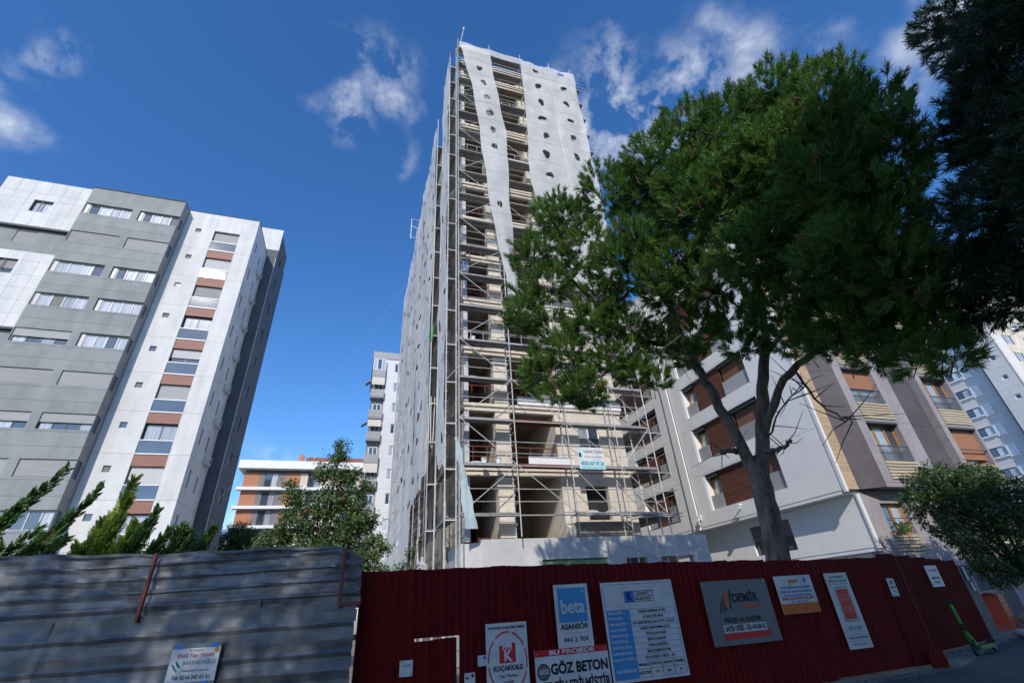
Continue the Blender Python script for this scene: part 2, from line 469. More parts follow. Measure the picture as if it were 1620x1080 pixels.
# loose stones and dirt along the foot of the fence
def stones(name, pts, rmin, rmax):
    V, F = [], []
    for (x, y, z) in pts:
        r = random.uniform(rmin, rmax); n = len(V)
        a0 = random.random() * 6.28
        ring = [(x + r * random.uniform(.7, 1.2) * math.cos(a0 + k * 1.2566), y + r * random.uniform(.7, 1.2) * math.sin(a0 + k * 1.2566)) for k in range(5)]
        V += [(a, b, z) for a, b in ring] + [(x + (a - x) * .6, y + (b - y) * .6, z + r * random.uniform(.5, .8)) for a, b in ring]
        F += [(n + k, n + (k + 1) % 5, n + 5 + (k + 1) % 5, n + 5 + k) for k in range(5)] + [tuple(n + 5 + k for k in range(5))]
    b = MB(); b.v, b.f = V, F
    return b.mesh(name)
pts = []
for i in range(420):
    x = random.uniform(8, 24)
    yb = 8.55 if x < 12.6 else 10.0 + (x - 13.5) * .2
    pts.append((x, yb - abs(random.gauss(0, .45)), .004))
o = link('rubble', stones('rubble', pts, .01, .035), M_rubble); o['kind'] = 'stuff'; tag(o, 'loose stones and dirt along the foot of the red fence', 'rubble')

# ------------------------------------------------------------------ left apartment block (grey bays, white walls)
A = thing('apartment_block', 'tall grey and white apartment block with grey projecting bay at the left', 'building', (-20, 36, 0))
FA = [0.2 + 3 * k for k in range(12)]                      # floor levels, last is 33.2
# cores just behind the cladding
link('core', MB().box(-29.45, -23.5, 36.1, 46, 0, 34.3), M_joint, A)
link('core', MB().box(-23.45, -17.1, 35.5, 46, 0, 34.1), M_joint, A)
link('core', MB().box(-17.0, -11.36, 36.62, 40.9, 0, 34.2), M_joint, A)
link('core', MB().box(-16, -10.42, 41.12, 45.4, 0, 37.8), M_joint, A)
G = .015
grey_kind = {10: 'ww', 9: 'ss', 8: 'ww', 7: 'mw', 6: 'pw', 5: 'ss', 4: 'hh', 3: 'ss', 2: 'ww', 1: 'ww', 0: 'ww'}
def grey_win(kind, x, z, w, h):
    c = [M_curtain if random.random() < .7 else M_glass for _ in range(4)]
    if kind in 'wm':
        if kind == 'm': c = [M_curtain, M_brickwin, M_curtain, M_curtain]
        window(A, (x + .25, 35.25, z), 0, w - .25, h, 4, M_lframe, c, fw=.07)
        slab(A, 'side_panel', M_lframe, x, x + .245, 35.2, 35.3, z, z + h)
    elif kind == 's':
        shutter(A, (x, 35.15, z + .05), 0, w, h - .05)
        slab(A, 'sill', M_frame, x, x + w, 35.10, 35.2, z, z + .05)
    else:
        f = .55
        window(A, (x, 35.25, z), 0, w, h * (1 - f) + .1, 4, M_frame, c, fw=.05)
        shutter(A, (x, 35.15, z + h * (1 - f)), 0, w, h * f)
for k, z in enumerate(FA[:11]):
    # two courses per storey: below and around the windows
    top = 3.0 if k < 10 else 3.95
    kd = grey_kind.get(k, 'ww')
    panel(A, 'wall_panel', M_gpanel, (-23.5, 35.07, z + G), 0, 6.62, .95 - G, (), .14)
    hl = [(.05, 3.24, .15, 1.25), (3.75, 6.62, .15, 1.25)]
    panel(A, 'wall_panel', M_gpanel, (-23.5, 35.07, z + .95 + G), 0, 6.62, top - .95 - G, tuple(hl), .14)
    grey_win(kd[0], -23.42, z + 1.1, 3.16, 1.1)
    grey_win(kd[1], -19.73, z + 1.1, 2.83, 1.1)
    # right flank of the bay
    panel(A, 'flank_panel', M_gpanel, (-16.88, 35.07 + .142, z + G), R(90), 1.06, top - G, ((.0, .55, 1.1, 2.2),), .1)
    slab(A, 'flank_pane', M_glass, -16.97, -16.93, 35.23, 35.75, z + 1.1, z + 2.2)
slab(A, 'coping', M_dgpanel, -23.54, -16.85, 35.0, 36.4, 34.152, 34.2)
# white walls left of the bay, clad in small panels
def small_panels(z0, z1, win=None, rows=(1.0, 1.0, 1.0)):
    x0, x1 = -29.5, -23.52
    zz = z0
    for r_, hh in enumerate(rows):
        if zz + hh > z1 + .01: hh = z1 - zz
        if hh <= .05: break
        nx = 6; cw = (x1 - x0) / nx
        for i in range(nx):
            a, b = x0 + i * cw, x0 + (i + 1) * cw
            h = ()
            if win:
                wx0, wx1, wz0, wz1 = win
                if wx0 < b - .01 and wx1 > a + .01 and wz0 < zz + hh - .01 and wz1 > zz + .01:
                    h = ((max(wx0, a) - a, min(wx1, b) - a - G if wx1 < b else cw - G, max(wz0, zz) - zz, min(wz1, zz + hh) - zz),)
                    h = tuple((round(max(0, q[0]), 3), round(min(cw - G, q[1]), 3), round(max(0, q[2]), 3), round(min(hh - G, q[3]), 3)) for q in h)
                    if h[0][1] - h[0][0] > cw - G - .02 and h[0][3] - h[0][2] > hh - G - .02:
                        continue
            panel(A, 'cladding_panel', M_wpanel, (a, 35.6, zz), 0, cw - G, hh - G, h, .12)
        zz += hh
small_panels(29.65, 34.4, (-27.04, -25.76, 31.12, 32.36), (1.47, 1.24, .7, 1.35))
window(A, (-27.04, 35.8, 31.12), 0, 1.28, 1.24, 2, M_frame, [M_curtain])
slab(A, 'fascia', M_dgpanel, -29.5, -23.52, 35.62, 35.8, 29.5, 29.648)
panel(A, 'recessed_wall', M_gpanel, (-29.5, 35.9, 27.16), 0, 5.98, 2.33, ((2.4, 3.69, 1.02, 2.3),), .1)
shutter(A, (-27.1, 35.96, 28.2), 0, 1.29, 1.26)
small_panels(20.65, 27.15, (-26.9, -25.75, 25.07, 26.36), (1.1, 1.1, 1.1, 1.1, 1.3, .8))
window(A, (-26.9, 35.8, 25.07), 0, 1.15, .5, 2, M_frame, [M_glass]); shutter(A, (-26.9, 35.76, 25.57), 0, 1.15, .79)
slab(A, 'fascia', M_dgpanel, -29.5, -23.52, 35.62, 35.8, 20.5, 20.648)
panel(A, 'recessed_wall', M_gpanel, (-29.5, 35.9, 0.2), 0, 5.98, 20.28, (), .1)
# white front wall with the balcony strip
balc = ['sw', 'sx', 'sx', 'ww', 'ph', 'ss', 'ww', 'sd', 'ww', 'sd', 'ss']
for k, z in enumerate(FA[:11]):
    top = 3.0 if k < 10 else 4.1
    j = 10 - k
    panel(A, 'wall_panel', M_wpanel, (-16.86, 36.2, z + G), 0, 2.36, top - G, ((.93, 1.36, 1.75, 2.18),), .14)
    slab(A, 'vent_window', M_brickwin if k % 2 else M_glass, -15.93, -15.5, 36.3, 36.33, z + 1.75, z + 2.18)
    panel(A, 'wall_panel', M_wpanel, (-12.5, 36.2, z + G), 0, 1.26, top - G, (), .14)
    if k == 10:
        panel(A, 'lintel_panel', M_wpanel, (-14.49, 36.2, z + 2.2), 0, 1.98, top - 2.2, (), .14)
    else:
        b = MB().box(0, 1.98, 0, .1, 0, .8)
        link('brown_band', cached('bband', lambda: b.mesh('brown_band')), M_brownband, A, (-14.49, 36.24, z + 2.2))
    # balustrade glass with white rails
    slab(A, 'balustrade_glass', M_glassb, -14.46, -12.53, 36.205, 36.225, z + .07, z + .93)
    slab(A, 'rail', M_wframe, -14.49, -12.51, 36.17, 36.24, z + .932, z + .99)
    slab(A, 'rail', M_wframe, -14.49, -12.51, 36.19, 36.25, z - .005, z + .065)
    kd = balc[j]
    window(A, (-14.46, 36.46, z), 0, 1.93, 2.18, 2, M_frame, [M_curtain if kd[0] == 'w' else M_glass], fw=.06)
    if kd[0] == 's': shutter(A, (-14.46, 36.4, z + 1.0), 0, 1.93, 1.18, M_shutterl if k % 3 == 0 else M_shutter)
    if kd[0] == 'p': shutter(A, (-14.46, 36.4, z + 1.45), 0, 1.93, .73, M_shutterl)
slab(A, 'coping', M_dgpanel, -16.86, -11.2, 36.16, 40.9, 34.302, 34.34)
# right flank of the white wall with slot windows and air conditioners
for k, z in enumerate(FA[:11]):
    top = 3.0 if k < 10 else 4.1
    panel(A, 'flank_panel', M_wpanel, (-11.24, 36.36, z + G), R(90), 4.55, top - G, ((.68, 1.02, 1.05, 2.25), (2.55, 2.9, 1.05, 2.25)), .1)
    for yy in (37.04, 38.91):
        slab(A, 'slot_pane', M_glass, -11.32, -11.29, yy, yy + .34, z + 1.05, z + 2.25)
    if k > 3:
        y0 = 39.2
        ac = link('air_conditioner', cached('ac', lambda: MB().box(0, .32, 0, .78, 0, .56).box(.03, .29, .08, .12, -.12, 0).box(.03, .29, .66, .70, -.12, 0).mesh('air_conditioner')), M_acunit, A, (-11.22, y0, z + .3))
        link('fan_grille', cached('acg', lambda: MB().tube([(.321, .45, .28), (.33, .45, .28)], .21, 14).mesh('fan_grille')), M_frame, ac)
# rear wing
zt = [0.2 + 3 * k for k in range(13)]
for k in range(12):
    z = zt[k]
    top = 3.0 if k < 11 else 1.9
    panel(A, 'rear_panel', M_dgpanel if 34.8 > z + 1.5 else M_wpanel, (-13.5, 41, z + G), 0, 3.2, top - G, (), .12)
    panel(A, 'rear_flank_panel', M_dgpanel, (-10.3, 41.13, z + G), R(90), 4.2, top - G, ((1.2, 1.75, 1.0, 2.2),), .1)
    slab(A, 'slot_pane', M_glass, -10.39, -10.36, 42.33, 42.88, z + 1.0, z + 2.2)
panel(A, 'cap_panel', M_wpanel, (-13.5, 41, 35.12), 0, 1.6, 2.8, (), .12)
panel(A, 'cap_panel', M_wpanel, (-11.885, 41, 35.12), 0, 1.585, 2.8, (), .12)
link('drain_pipe', MB().tube([(-10.36, 40.95, 0), (-10.36, 40.95, 34)], .045, 6), M_lframe, A)

# ------------------------------------------------------------------ far terracotta block
C = thing('apartment_block', 'low orange brick apartment block with white bands behind the leafy tree', 'building', (-9, 88, 0))
cx0, cx1, cy = -18.6, 2.5, 88
link('core', MB().box(cx0 + .1, cx1, cy + .2, cy + 14, 0, 25.5), M_joint, C)
for k in range(8):
    z = 25.15 - 3.04 * (k + 1)
    slab(C, 'floor_band', M_wframe, cx0 - .6, cx1, cy - .9, cy + .2, z - .45, z)
    xx = cx0
    for i, (wd, mm) in enumerate([(2.4, M_brick), (.85, M_brickwin), (2.1, 'win'), (1.1, M_brickwin), (2.4, M_brick), (1.2, M_plaster), (2.1, 'win'), (1.2, M_plaster), (2.6, M_plaster), (2.1, 'win'), (3.0, M_plaster)]):
        if mm == 'win':
            window(C, (xx, cy + .1, z + .01), 0, wd, 2.55, 2, M_frame, [M_glass, M_curtain], fw=.1)
        else:
            slab(C, 'wall_panel', mm, xx + .01, xx + wd - .01, cy, cy + .2, z + .01, z + 2.56)
        xx += wd
    slab(C, 'flank_wall', M_brick, cx0, cx0 + .1, cy + .21, cy + 13.9, z + .01, z + 2.56)
slab(C, 'roof_band', M_wframe, cx0 - .9, cx1 + .4, cy - 1.2, cy + 14, 25.15, 26.5)
slab(C, 'roof_terrace', M_plaster, cx0 + 5, cx1 - 2, cy + 3, cy + 12, 26.5, 27.6)
rf = link('roof', MB().prism([(cx0 + 9, cy + 2.5), (cx1 - 1, cy + 2.5), (cx1 - 1, cy + 12.5), (cx0 + 9, cy + 12.5)], 27.6, 28.3), M_roof, C)
link('chimney', MB().box(cx0 + 7.6, cx0 + 8.4, cy + 4, cy + 4.8, 27.6, 29.2), M_brick, C)
dm = MB()
for k in range(4):
    dm.tube([(cx0 + 9.2 + .1, cy + 2.4, 28.0), (cx0 + 9.9, cy + 2.4, 28.9), (cx0 + 10.5, cy + 2.4, 28.0)], .12, 5)
link('dormer', dm, M_wframe, C)

# ------------------------------------------------------------------ far white tower with balconies
D = thing('apartment_block', 'slim white tower block with stacked grey balconies left of the scaffolded tower', 'building', (3, 60, 0))
link('core', MB().box(.55, 9, 60.5, 72, 0, 34.6), M_joint, D)
slab(D, 'roof_band', M_dgrey, .2, 9, 59.9, 72, 33.75, 34.8)
for k in range(11):
    z = 30.7 - 3.0 * k
    panel(D, 'wall_panel', M_dwhite, (2.1, 60, z), 0, 6.9, 2.99 if k else 3.04, ((1.15, 2.2, 1.05, 2.4), (4.2, 5.2, 1.05, 2.4)), .2)
    for xx in (3.25, 6.3):
        window(D, (xx, 60.1, z + 1.05), 0, 1.05, 1.35, 2, M_wframe, [M_curtain if k % 3 else M_glass, M_glass], fw=.09)
    # balcony bay: parapet, soffit, glazed or open
    link('balcony_slab', MB().box(0, 1.75, 0, 1.2, 0, .16), M_dgrey, D, (.32, 59.5, z - .16))
    link('balcony_parapet', MB().box(0, 1.75, 0, .12, 0, 1.05).box(0, .12, .12, 1.2, 0, 1.05), M_dgrey, D, (.3, 59.45, z + .002))
    if k in (0,):
        window(D, (.3, 59.5, z + 1.05), 0, 1.75, 1.75, 3, M_wframe, [M_curtain, M_glass], fw=.09)
    elif k in (1, 3, 5, 7):
        link('awning', MB().box(0, 1.7, 0, .08, 0, 1.1 if k != 3 else .9), M_awning, D, (.33, 59.45, z + 1.75))
        link('awning_flap', MB().xprism([(0, 0), (-.75, -.55), (-.75, -.48), (0, .08)], 0, 1.0), M_dgrey, D, (.3, 59.6, z + 2.4))
    slab(D, 'balcony_wall', M_dgrey, .55, 2.08, 60.35, 60.49, z, z + 2.85)
    window(D, (.75, 60.28, z + .05), 0, 1.1, 2.2, 2, M_wframe, [M_glass], fw=.08)

# ------------------------------------------------------------------ far pale block at the right edge
Eb = thing('apartment_block', 'pale lilac tower block with small square windows at the right edge', 'building', (90, 40, 0))
link('core', MB().box(88.2, 110, 34.2, 60, 0, 48), M_joint, Eb)
for k in range(16):
    z = 0.4 + 3.0 * k
    panel(Eb, 'wall_panel', M_lilac, (87.6, 52, z), R(-90), 15.5, 2.98, ((10.2, 12.1, 1.0, 2.3), (3.0, 4.6, 1.0, 2.3)), .2)
    window(Eb, (87.68, 41.8, z + 1.0), R(-90), 1.9, 1.3, 2, M_frame, [M_glass, M_curtain], fw=.1)
    slab(Eb, 'sill', M_wframe, 87.35, 87.6, 39.7, 42.0, z + .8, z + .99)
    slab(Eb, 'jamb_panel', M_wframe, 87.45, 87.6, 38.4, 39.6, z + .6, z + 2.3)
    window(Eb, (87.68, 49.0, z + 1.0), R(-90), 1.6, 1.3, 2, M_frame, [M_glass], fw=.1)
    panel(Eb, 'wall_panel', M_lilac, (86.2, 36.2, z), R(-90), 3.0, 2.98, ((1.3, 2.0, 1.2, 1.9),), .2)
    window(Eb, (86.3, 34.9, z + 1.2), R(-90), .7, .7, 1, M_wframe, [M_glass], fw=.1)
    panel(Eb, 'front_panel', M_lilac, (86.2, 33.2, z), 0, 2.4, 2.98, (), .2)
    panel(Eb, 'front_panel', M_plaster, (88.6, 33.4, z), 0, 14, 2.98, ((1.0, 3.4, .8, 2.4), (6, 8.4, .8, 2.4)), .2)
    for xx in (89.6, 94.6):
        window(Eb, (xx, 33.5, z + .8), 0, 2.4, 1.6, 3, M_wframe, [M_glass, M_curtain], fw=.1)
slab(Eb, 'return_wall', M_dgpanel, 86.4, 87.6, 36.21, 36.45, .4, 48)

# ------------------------------------------------------------------ tower under renovation
T = thing('tower_block', 'tall cream tower block gutted for renovation, wrapped in scaffolding', 'building', (8, 20, 0))
FT = [4.1 + 3.0 * k for k in range(12)]        # 4.1 ... 37.1
TOP = 39.15
yF = 19.4
# bodies behind the open rooms
link('rear_body', MB().box(4.35, 12.35, 24.2, 32, 0, TOP - .02), M_concrete, T)
link('rear_wing', MB().box(4.0, 12.0, 32.01, 45.6, 0, 32.0), M_concrete, T)
link('side_wing', MB().box(3.95, 4.34, 22.2, 32.0, 0, 32.01), M_concrete, T)
# ground storey podium, chamfered at the left, with shallow openings
pod_h = ((2.48, 5.4, 0.9, 3.3), (6.3, 7.3, .9, 3.25), (8.0, 9.7, .9, 3.25))
panel(T, 'podium_wall', M_podium, (4.84, 18.9, 0), 0, 10.6, 4.1, pod_h, .35)
link('podium_corner', MB().prism([(4.16, 19.35), (4.84, 18.9), (4.84, 19.25), (4.4, 19.6)], 0, 4.0), M_podium, T)
link('podium_flank', MB().box(4.1, 4.35, 19.61, 22.1, 0, 4.05), M_podium, T)
slab(T, 'podium_roof', M_concrete, 4.85, 15.43, 19.255, 24.2, 3.8, 4.09)
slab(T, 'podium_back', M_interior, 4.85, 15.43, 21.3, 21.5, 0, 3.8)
link('shuttering', MB().box(7.33, 10.23, 19.0, 19.05, 2.95, 3.27), mat('green_shuttering', (.16, .27, .17), None, .8), T)
for k in range(5):
    link('shutter_prop', MB().tube([(7.5 + .55 * k, 19.5, .9), (7.9 + .55 * k, 19.3, 3.2)], .03, 5), M_rust, T)
# storeys
for k, z in enumerate(FT):
    zc = FT[k + 1] if k < 11 else TOP
    # slab with downstand beam
    slab(T, 'floor_slab', M_concrete, 4.3, 12.4, yF + .02, 24.19, zc - .18, zc)
    slab(T, 'edge_beam', M_plaster, 4.32, 8.74, yF, yF + .25, zc - .36, zc - .185)
    slab(T, 'edge_moulding', M_plaster, 4.25, 12.45, yF - .08, yF + .012, zc - .16, zc - .02)
    if k in (1, 4, 7, 10) or True:
        slab(T, 'white_coping', M_rail_w if k in (1,) else M_plaster, 6.9, 12.5, yF - .14, yF + .01, zc + .002, zc + (.42 if k == 1 else .12))
    # left corner pier, middle pier with capital, partition walls, right wall
    slab(T, 'corner_pier', M_podium, 4.30, 4.52, yF + .03, yF + .6, z, zc - .43)
    pr = slab(T, 'pier', M_plaster, 5.78, 6.46, yF + .01, yF + .5, z, zc - .43)
    for dz, e in ((.55, .06), (.72, .03), (1.75, .05), (2.12, .07)):
        link('moulding', cached(('mld', e), lambda: MB().box(-e, .68 + e, -e, -.002, 0, .11).mesh('moulding')), M_plaster, pr, (0, 0, dz))
    slab(T, 'partition', M_plaster, 6.02, 6.2, yF + .51, 24.15, z, zc - .185)
    slab(T, 'partition', M_plaster, 8.78, 8.96, yF + .26, 24.15, z, zc - .185)
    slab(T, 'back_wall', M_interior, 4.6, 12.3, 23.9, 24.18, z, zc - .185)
    slab(T, 'side_wall', M_concrete, 4.32, 4.5, yF + 1.9, 24.1, z, zc - .185)
    slab(T, 'doorway_sheet', M_dark, 5.0, 5.8, 23.82, 23.89, z, z + 2.1)  # dark sheets on the back wall, painted as unlit door openings
    slab(T, 'doorway_sheet', M_dark, 7.0, 7.9, 23.82, 23.89, z, z + 2.1)
    h0, h1 = (.75, 2.25)
    panel(T, 'front_wall', M_plaster, (8.76, yF, z), 0, 3.64, zc - z - .185, ((1.18, 2.33, h0, h1),), .28)
    slab(T, 'window_back_sheet', M_dark if k != 1 else M_glass, 9.9, 11.15, yF + .29, yF + .33, z + .7, z + 2.3)  # sheet behind the opening, dark in place of the unlit room
    if k == 1:
        window(T, (9.94, yF + .1, z + h0), 0, 1.15, 1.5, 2, M_wframe, [M_curtain, M_glass])
    if k == 0:
        link('window_apron', MB().box(0, 2.7, -.12, .0, 0, .55), M_concrete, T, (9.2, yF, z + .12))
    # brick infill left behind by the demolition
    for (bx, bw) in ((4.6, 1.1), (6.9, 1.4)):
        n = random.choice((0, 0, 1, 2))
        bm = MB()
        for r_ in range(n):
            for c_ in range(int(bw / .25)):
                if random.random() < .8:
                    bm.box(bx + c_ * .25, bx + c_ * .25 + .235, yF + 1.2, yF + 1.36, z + r_ * .15, z + r_ * .15 + .135)
        if bm.v:
            b = link('brick_pile', bm, M_redbrick, T); b['kind'] = 'stuff'
    # red guard rails across the openings
    for (a, b_) in ((4.4, 5.76), (6.48, 8.76)) if k else ():
        rl = MB().tube([(a, yF + .1, z + .95), (b_, yF + .1, z + .95)], .025, 5).tube([(a, yF + .1, z + .5), (b_, yF + .1, z + .5)], .02, 5)
        for q in np.arange(a + .3, b_, .65):
            rl.tube([(q, yF + .1, z), (q, yF + .1, z + .95)], .018, 5)
        link('guard_rail', rl, M_rust if k in (1, 2, 4, 6, 9) else M_steel, T)
    # left flank storey wall (seen between the scaffold poles)
    panel(T, 'flank_wall', M_concrete, (4.28, 22.2, z), R(-90), 1.9, 2.98, ((.4, 1.4, .9, 2.2),), .2)
    # windows on the long left wing
    if z < 31:
        for yy in np.arange(24.5, 44, 3.0):
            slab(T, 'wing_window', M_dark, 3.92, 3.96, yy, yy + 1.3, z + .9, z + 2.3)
slab(T, 'roof_slab', M_concrete, 4.3, 12.4, yF + .02, 32, TOP - .019, TOP + .15)
link('mast', MB().tube([(3.95, 18.7, 39.0), (4.35, 18.55, 42.0)], .03, 6).tube([(4.33, 18.55, 41.9), (4.37, 18.55, 42.3)], .07, 6), M_steel, T)

# ------------------------------------------------------------------ scaffolding
DZ = [4.93 + 2 * k for k in range(18)]
def tube_mesh(L, r, key):
    return cached((key, round(L, 3), r), lambda: MB().tube([(0, 0, 0), (L, 0, 0)], r, 6).mesh(key))
def bar(name, p0, p1, r, m, parent):
    p0, p1 = Vector(p0), Vector(p1)
    d = p1 - p0
    o = link(name, tube_mesh(d.length, r, name), m, parent, p0, rot=d.to_track_quat('X', 'Z').to_euler())
    return o
def deck_mesh(L, W, n=2):
    b = MB()
    w = W / n
    for i in range(n):
        y = i * w
        b.box(0, L, y + .01, y + w - .01, .045, .06)
        b.box(0, L, y + .01, y + .025, 0, .045).box(0, L, y + w - .025, y + w - .01, 0, .045)
        for q in np.arange(.1, L - .1, .16):
            b.box(q, q + .07, y + .06, y + w - .06, .025, .044)
    return b.mesh('deck')
def deck(parent, x0, x1, y0, y1, z, m, along='x'):
    if along == 'x':
        link('deck', cached(('deck', round(x1 - x0, 2), round(y1 - y0, 2)), lambda: deck_mesh(x1 - x0, y1 - y0)), m, parent, (x0, y0, z))
    else:
        o = link('deck', cached(('deck', round(y1 - y0, 2), round(x1 - x0, 2)), lambda: deck_mesh(y1 - y0, x1 - x0)), m, parent, (x1, y0, z), R(90))
XS = [3.85, 6.35, 8.9, 11.4, 13.3]
YO, YI = 18.40, 19.08
S1 = thing('scaffold', 'steel scaffold across the open front of the tower', 'scaffold', (8, 18.7, 0))
for i, x in enumerate(XS):
    top = 40.3 if i else 40.0
    for y in (YO, YI):
        bar('standard', (x, y, 0 if i in (0, 4) or y > 18.9 else 4.1 if i < 3 else 0), (x, y, top), .027, M_steel, S1)
for k, z in enumerate(DZ):
    for i, x in enumerate(XS):
        bar('transom', (x, YO, z), (x, YI, z), .024, M_steel, S1)
    for i in range(4):
        x0, x1 = XS[i], XS[i + 1]
        if not (k == 0 and i == 1):
            mm = M_rust if (i == 1 and k in (1, 2)) else (M_plank if (i == 1 and k % 3 == 0) else M_deck)
            deck(S1, x0 + .03, x1 - .03, YO + .05, YI - .05, z + .025, mm)
        for dz in (.5, 1.0):
            if k < 17:
                bar('guard_rail', (x0, YO - .03, z + dz), (x1, YO - .03, z + dz), .015, M_steel, S1)
        bar('ledger', (x0, YO, z - .03), (x1, YO, z - .03), .024, M_steel, S1)
        if i in (0, 3) and k < 17:
            a, b = ((x0, x1) if (k % 2 == 1) else (x1, x0)) if i == 0 else ((x0, x1) if k % 2 else (x1, x0))
            if i == 0: a, b = ((x1, x0) if k % 2 == 1 else (x0, x1))
            bar('brace', (a, YO - .05, z), (b, YO - .05, z + 2), .019, M_steel, S1)
        if i == 2 and k in (1, 5, 9):
            bar('brace', (x1, YO - .05, z), (x0, YO - .05, z + 2), .019, M_steel, S1)
        if i == 1 and k in (0, 2, 5, 8, 11):
            bar('brace', (x0, YO - .05, z + 2), (x1, YO - .05, z), .019, M_steel, S1)
    for x in XS[:2]:
        for q in (.5, 1.0, 1.5):
            bar('ladder_rung', (x, YO, z + q), (x, YI, z + q), .014, M_steel, S1)
    if k % 2 == 0 and k > 0:
        bar('wall_tie', (4.1, YI, z + .2), (4.5, 19.5, z + .2), .02, M_steel, S1)
bar('long_brace', (9.0, YO - .1, 4.3), (13.6, YO - .3, 2.6), .019, M_steel, S1)
bar('long_brace', (8.9, YO - .07, 6.9), (11.3, YO - .07, 4.4), .019, M_steel, S1)

S2 = thing('scaffold', 'narrow steel scaffold down the left flank beside the net strip', 'scaffold', (3.6, 20, 0))
for y in (18.9, 21.3):
    for x in (3.35, 3.82):
        bar('standard', (x, y, 0), (x, y, 38.2), .03, M_steel, S2)
for k, z in enumerate(DZ[:-1]):
    for y in (18.9, 21.3):
        bar('transom', (3.35, y, z - .1), (3.82, y, z - .1), .026, M_wframe, S2)
    deck(S2, 3.38, 3.80, 18.95, 21.25, z - .06, M_plank if k % 2 else M_deck, 'y')
    bar('guard_rail', (3.84, 18.9, z + .5), (3.84, 21.3, z + .5), .018, M_rust, S2)
    bar('guard_rail', (3.35, 18.9, z + .9), (3.35, 21.3, z + .9), .018, M_steel, S2)
    for dz, s_ in ((.45, .07), (.95, .06), (1.45, .07)):
        bar('coupler', (3.35 - s_, 18.9, z + dz), (3.35 + s_, 18.9, z + dz), .025, M_steel, S2)
    if k in (3, 9):
        bar('brace', (3.35, 18.88, z), (3.85, 18.38, z + .5), .02, M_steel, S2)
bar('top_pole', (3.35, 18.9, 38.1), (3.35, 18.9, 39.0), .03, M_rust, S2)

S3 = thing('scaffold', 'long steel scaffold along the left wing behind the big net', 'scaffold', (3.2, 33, 0))
YS = [21.5 + 2.45 * i for i in range(11)]
for i, y in enumerate(YS):
    for x in (2.98, 3.36):
        bar('standard', (x, y, 0), (x, y, 34.0 if i == 0 else 33.3), .03, M_steel, S3)
for k, z in enumerate(DZ[:14]):
    for i, y in enumerate(YS):
        if i < 4 or k < 3:
            bar('transom', (2.98, y, z - .1), (3.36, y, z - .1), .026, M_wframe, S3)
        if i < 10:
            deck(S3, 3.0, 3.34, y + .03, y + 2.42, z - .06, M_plank if (k + i) % 2 else M_deck, 'y')
            if k < 3:
                bar('guard_rail', (2.98, y, z + .5), (2.98, y + 2.45, z + .5), .02, M_steel, S3)
                bar('guard_rail', (2.98, y, z + 1.0), (2.98, y + 2.45, z + 1.0), .02, M_steel, S3)
for i in range(0, 10, 2):
    bar('brace', (2.95, YS[i], 0.3), (2.95, YS[i + 1], 4.8), .022, M_steel, S3)
    bar('brace', (2.95, YS[i + 1], 4.8), (2.95, YS[i + 2], 0.3), .022, M_steel, S3)
for i in range(10):
    for z in (1.0, 2.9):
        bar('ledger', (2.98, YS[i], z), (2.98, YS[i + 1], z), .022, M_steel, S3)
# stub bracket that sticks out past the net
bar('bracket', (2.98, 31.2, 33.0), (2.2, 31.2, 33.0), .035, M_steel, S3)
bar('bracket', (2.2, 31.2, 33.0), (2.2, 31.2, 30.6), .035, M_steel, S3)
bar('bracket', (2.2, 31.2, 30.8), (2.98, 31.2, 30.8), .035, M_steel, S3)
bar('bracket', (2.2, 31.2, 32.2), (2.98, 31.2, 31.8), .035, M_steel, S3)

S4 = thing('scaffold', 'steel scaffold down the right flank of the tower, decks jutting out', 'scaffold', (13, 24, 0))
for y in (19.1, 21.5, 24.0, 26.5):
    for x in (12.62, 13.32):
        bar('standard', (x, y, 0), (x, y, 39.6), .03, M_steel, S4)
for k, z in enumerate(DZ):
    for i, y in enumerate((19.1, 21.5, 24.0)):
        deck(S4, 12.66, 14.4, y + .04, y + 2.36, z + .02, M_plank if k % 2 else M_deck, 'y')
        for dz in (.5, 1.0):
            bar('guard_rail', (14.5, y, z + dz), (14.5, y + 2.5, z + dz), .018, M_steel, S4)
    for y in (19.1, 21.5, 24.0):
        bar('transom', (12.62, y, z), (14.6, y, z), .024, M_steel, S4)
    if k > 4:
        bar('toe_bar', (13.3, 19.1, z + .5), (14.95, 19.1, z + .5), .014, M_steel, S4); bar('toe_bar', (13.3, 19.1, z + 1), (14.95, 19.1, z + 1), .014, M_steel, S4)
    if k % 2 == 0:
        bar('brace', (13.36, 19.1, z), (13.36, 21.5, z + 2), .02, M_steel, S4)
for z in (4.6, 5.6):
    bar('ledger', (11.4, YO - .04, z + .1), (14.1, YO - .04, z + .35), .022, M_steel, S4)

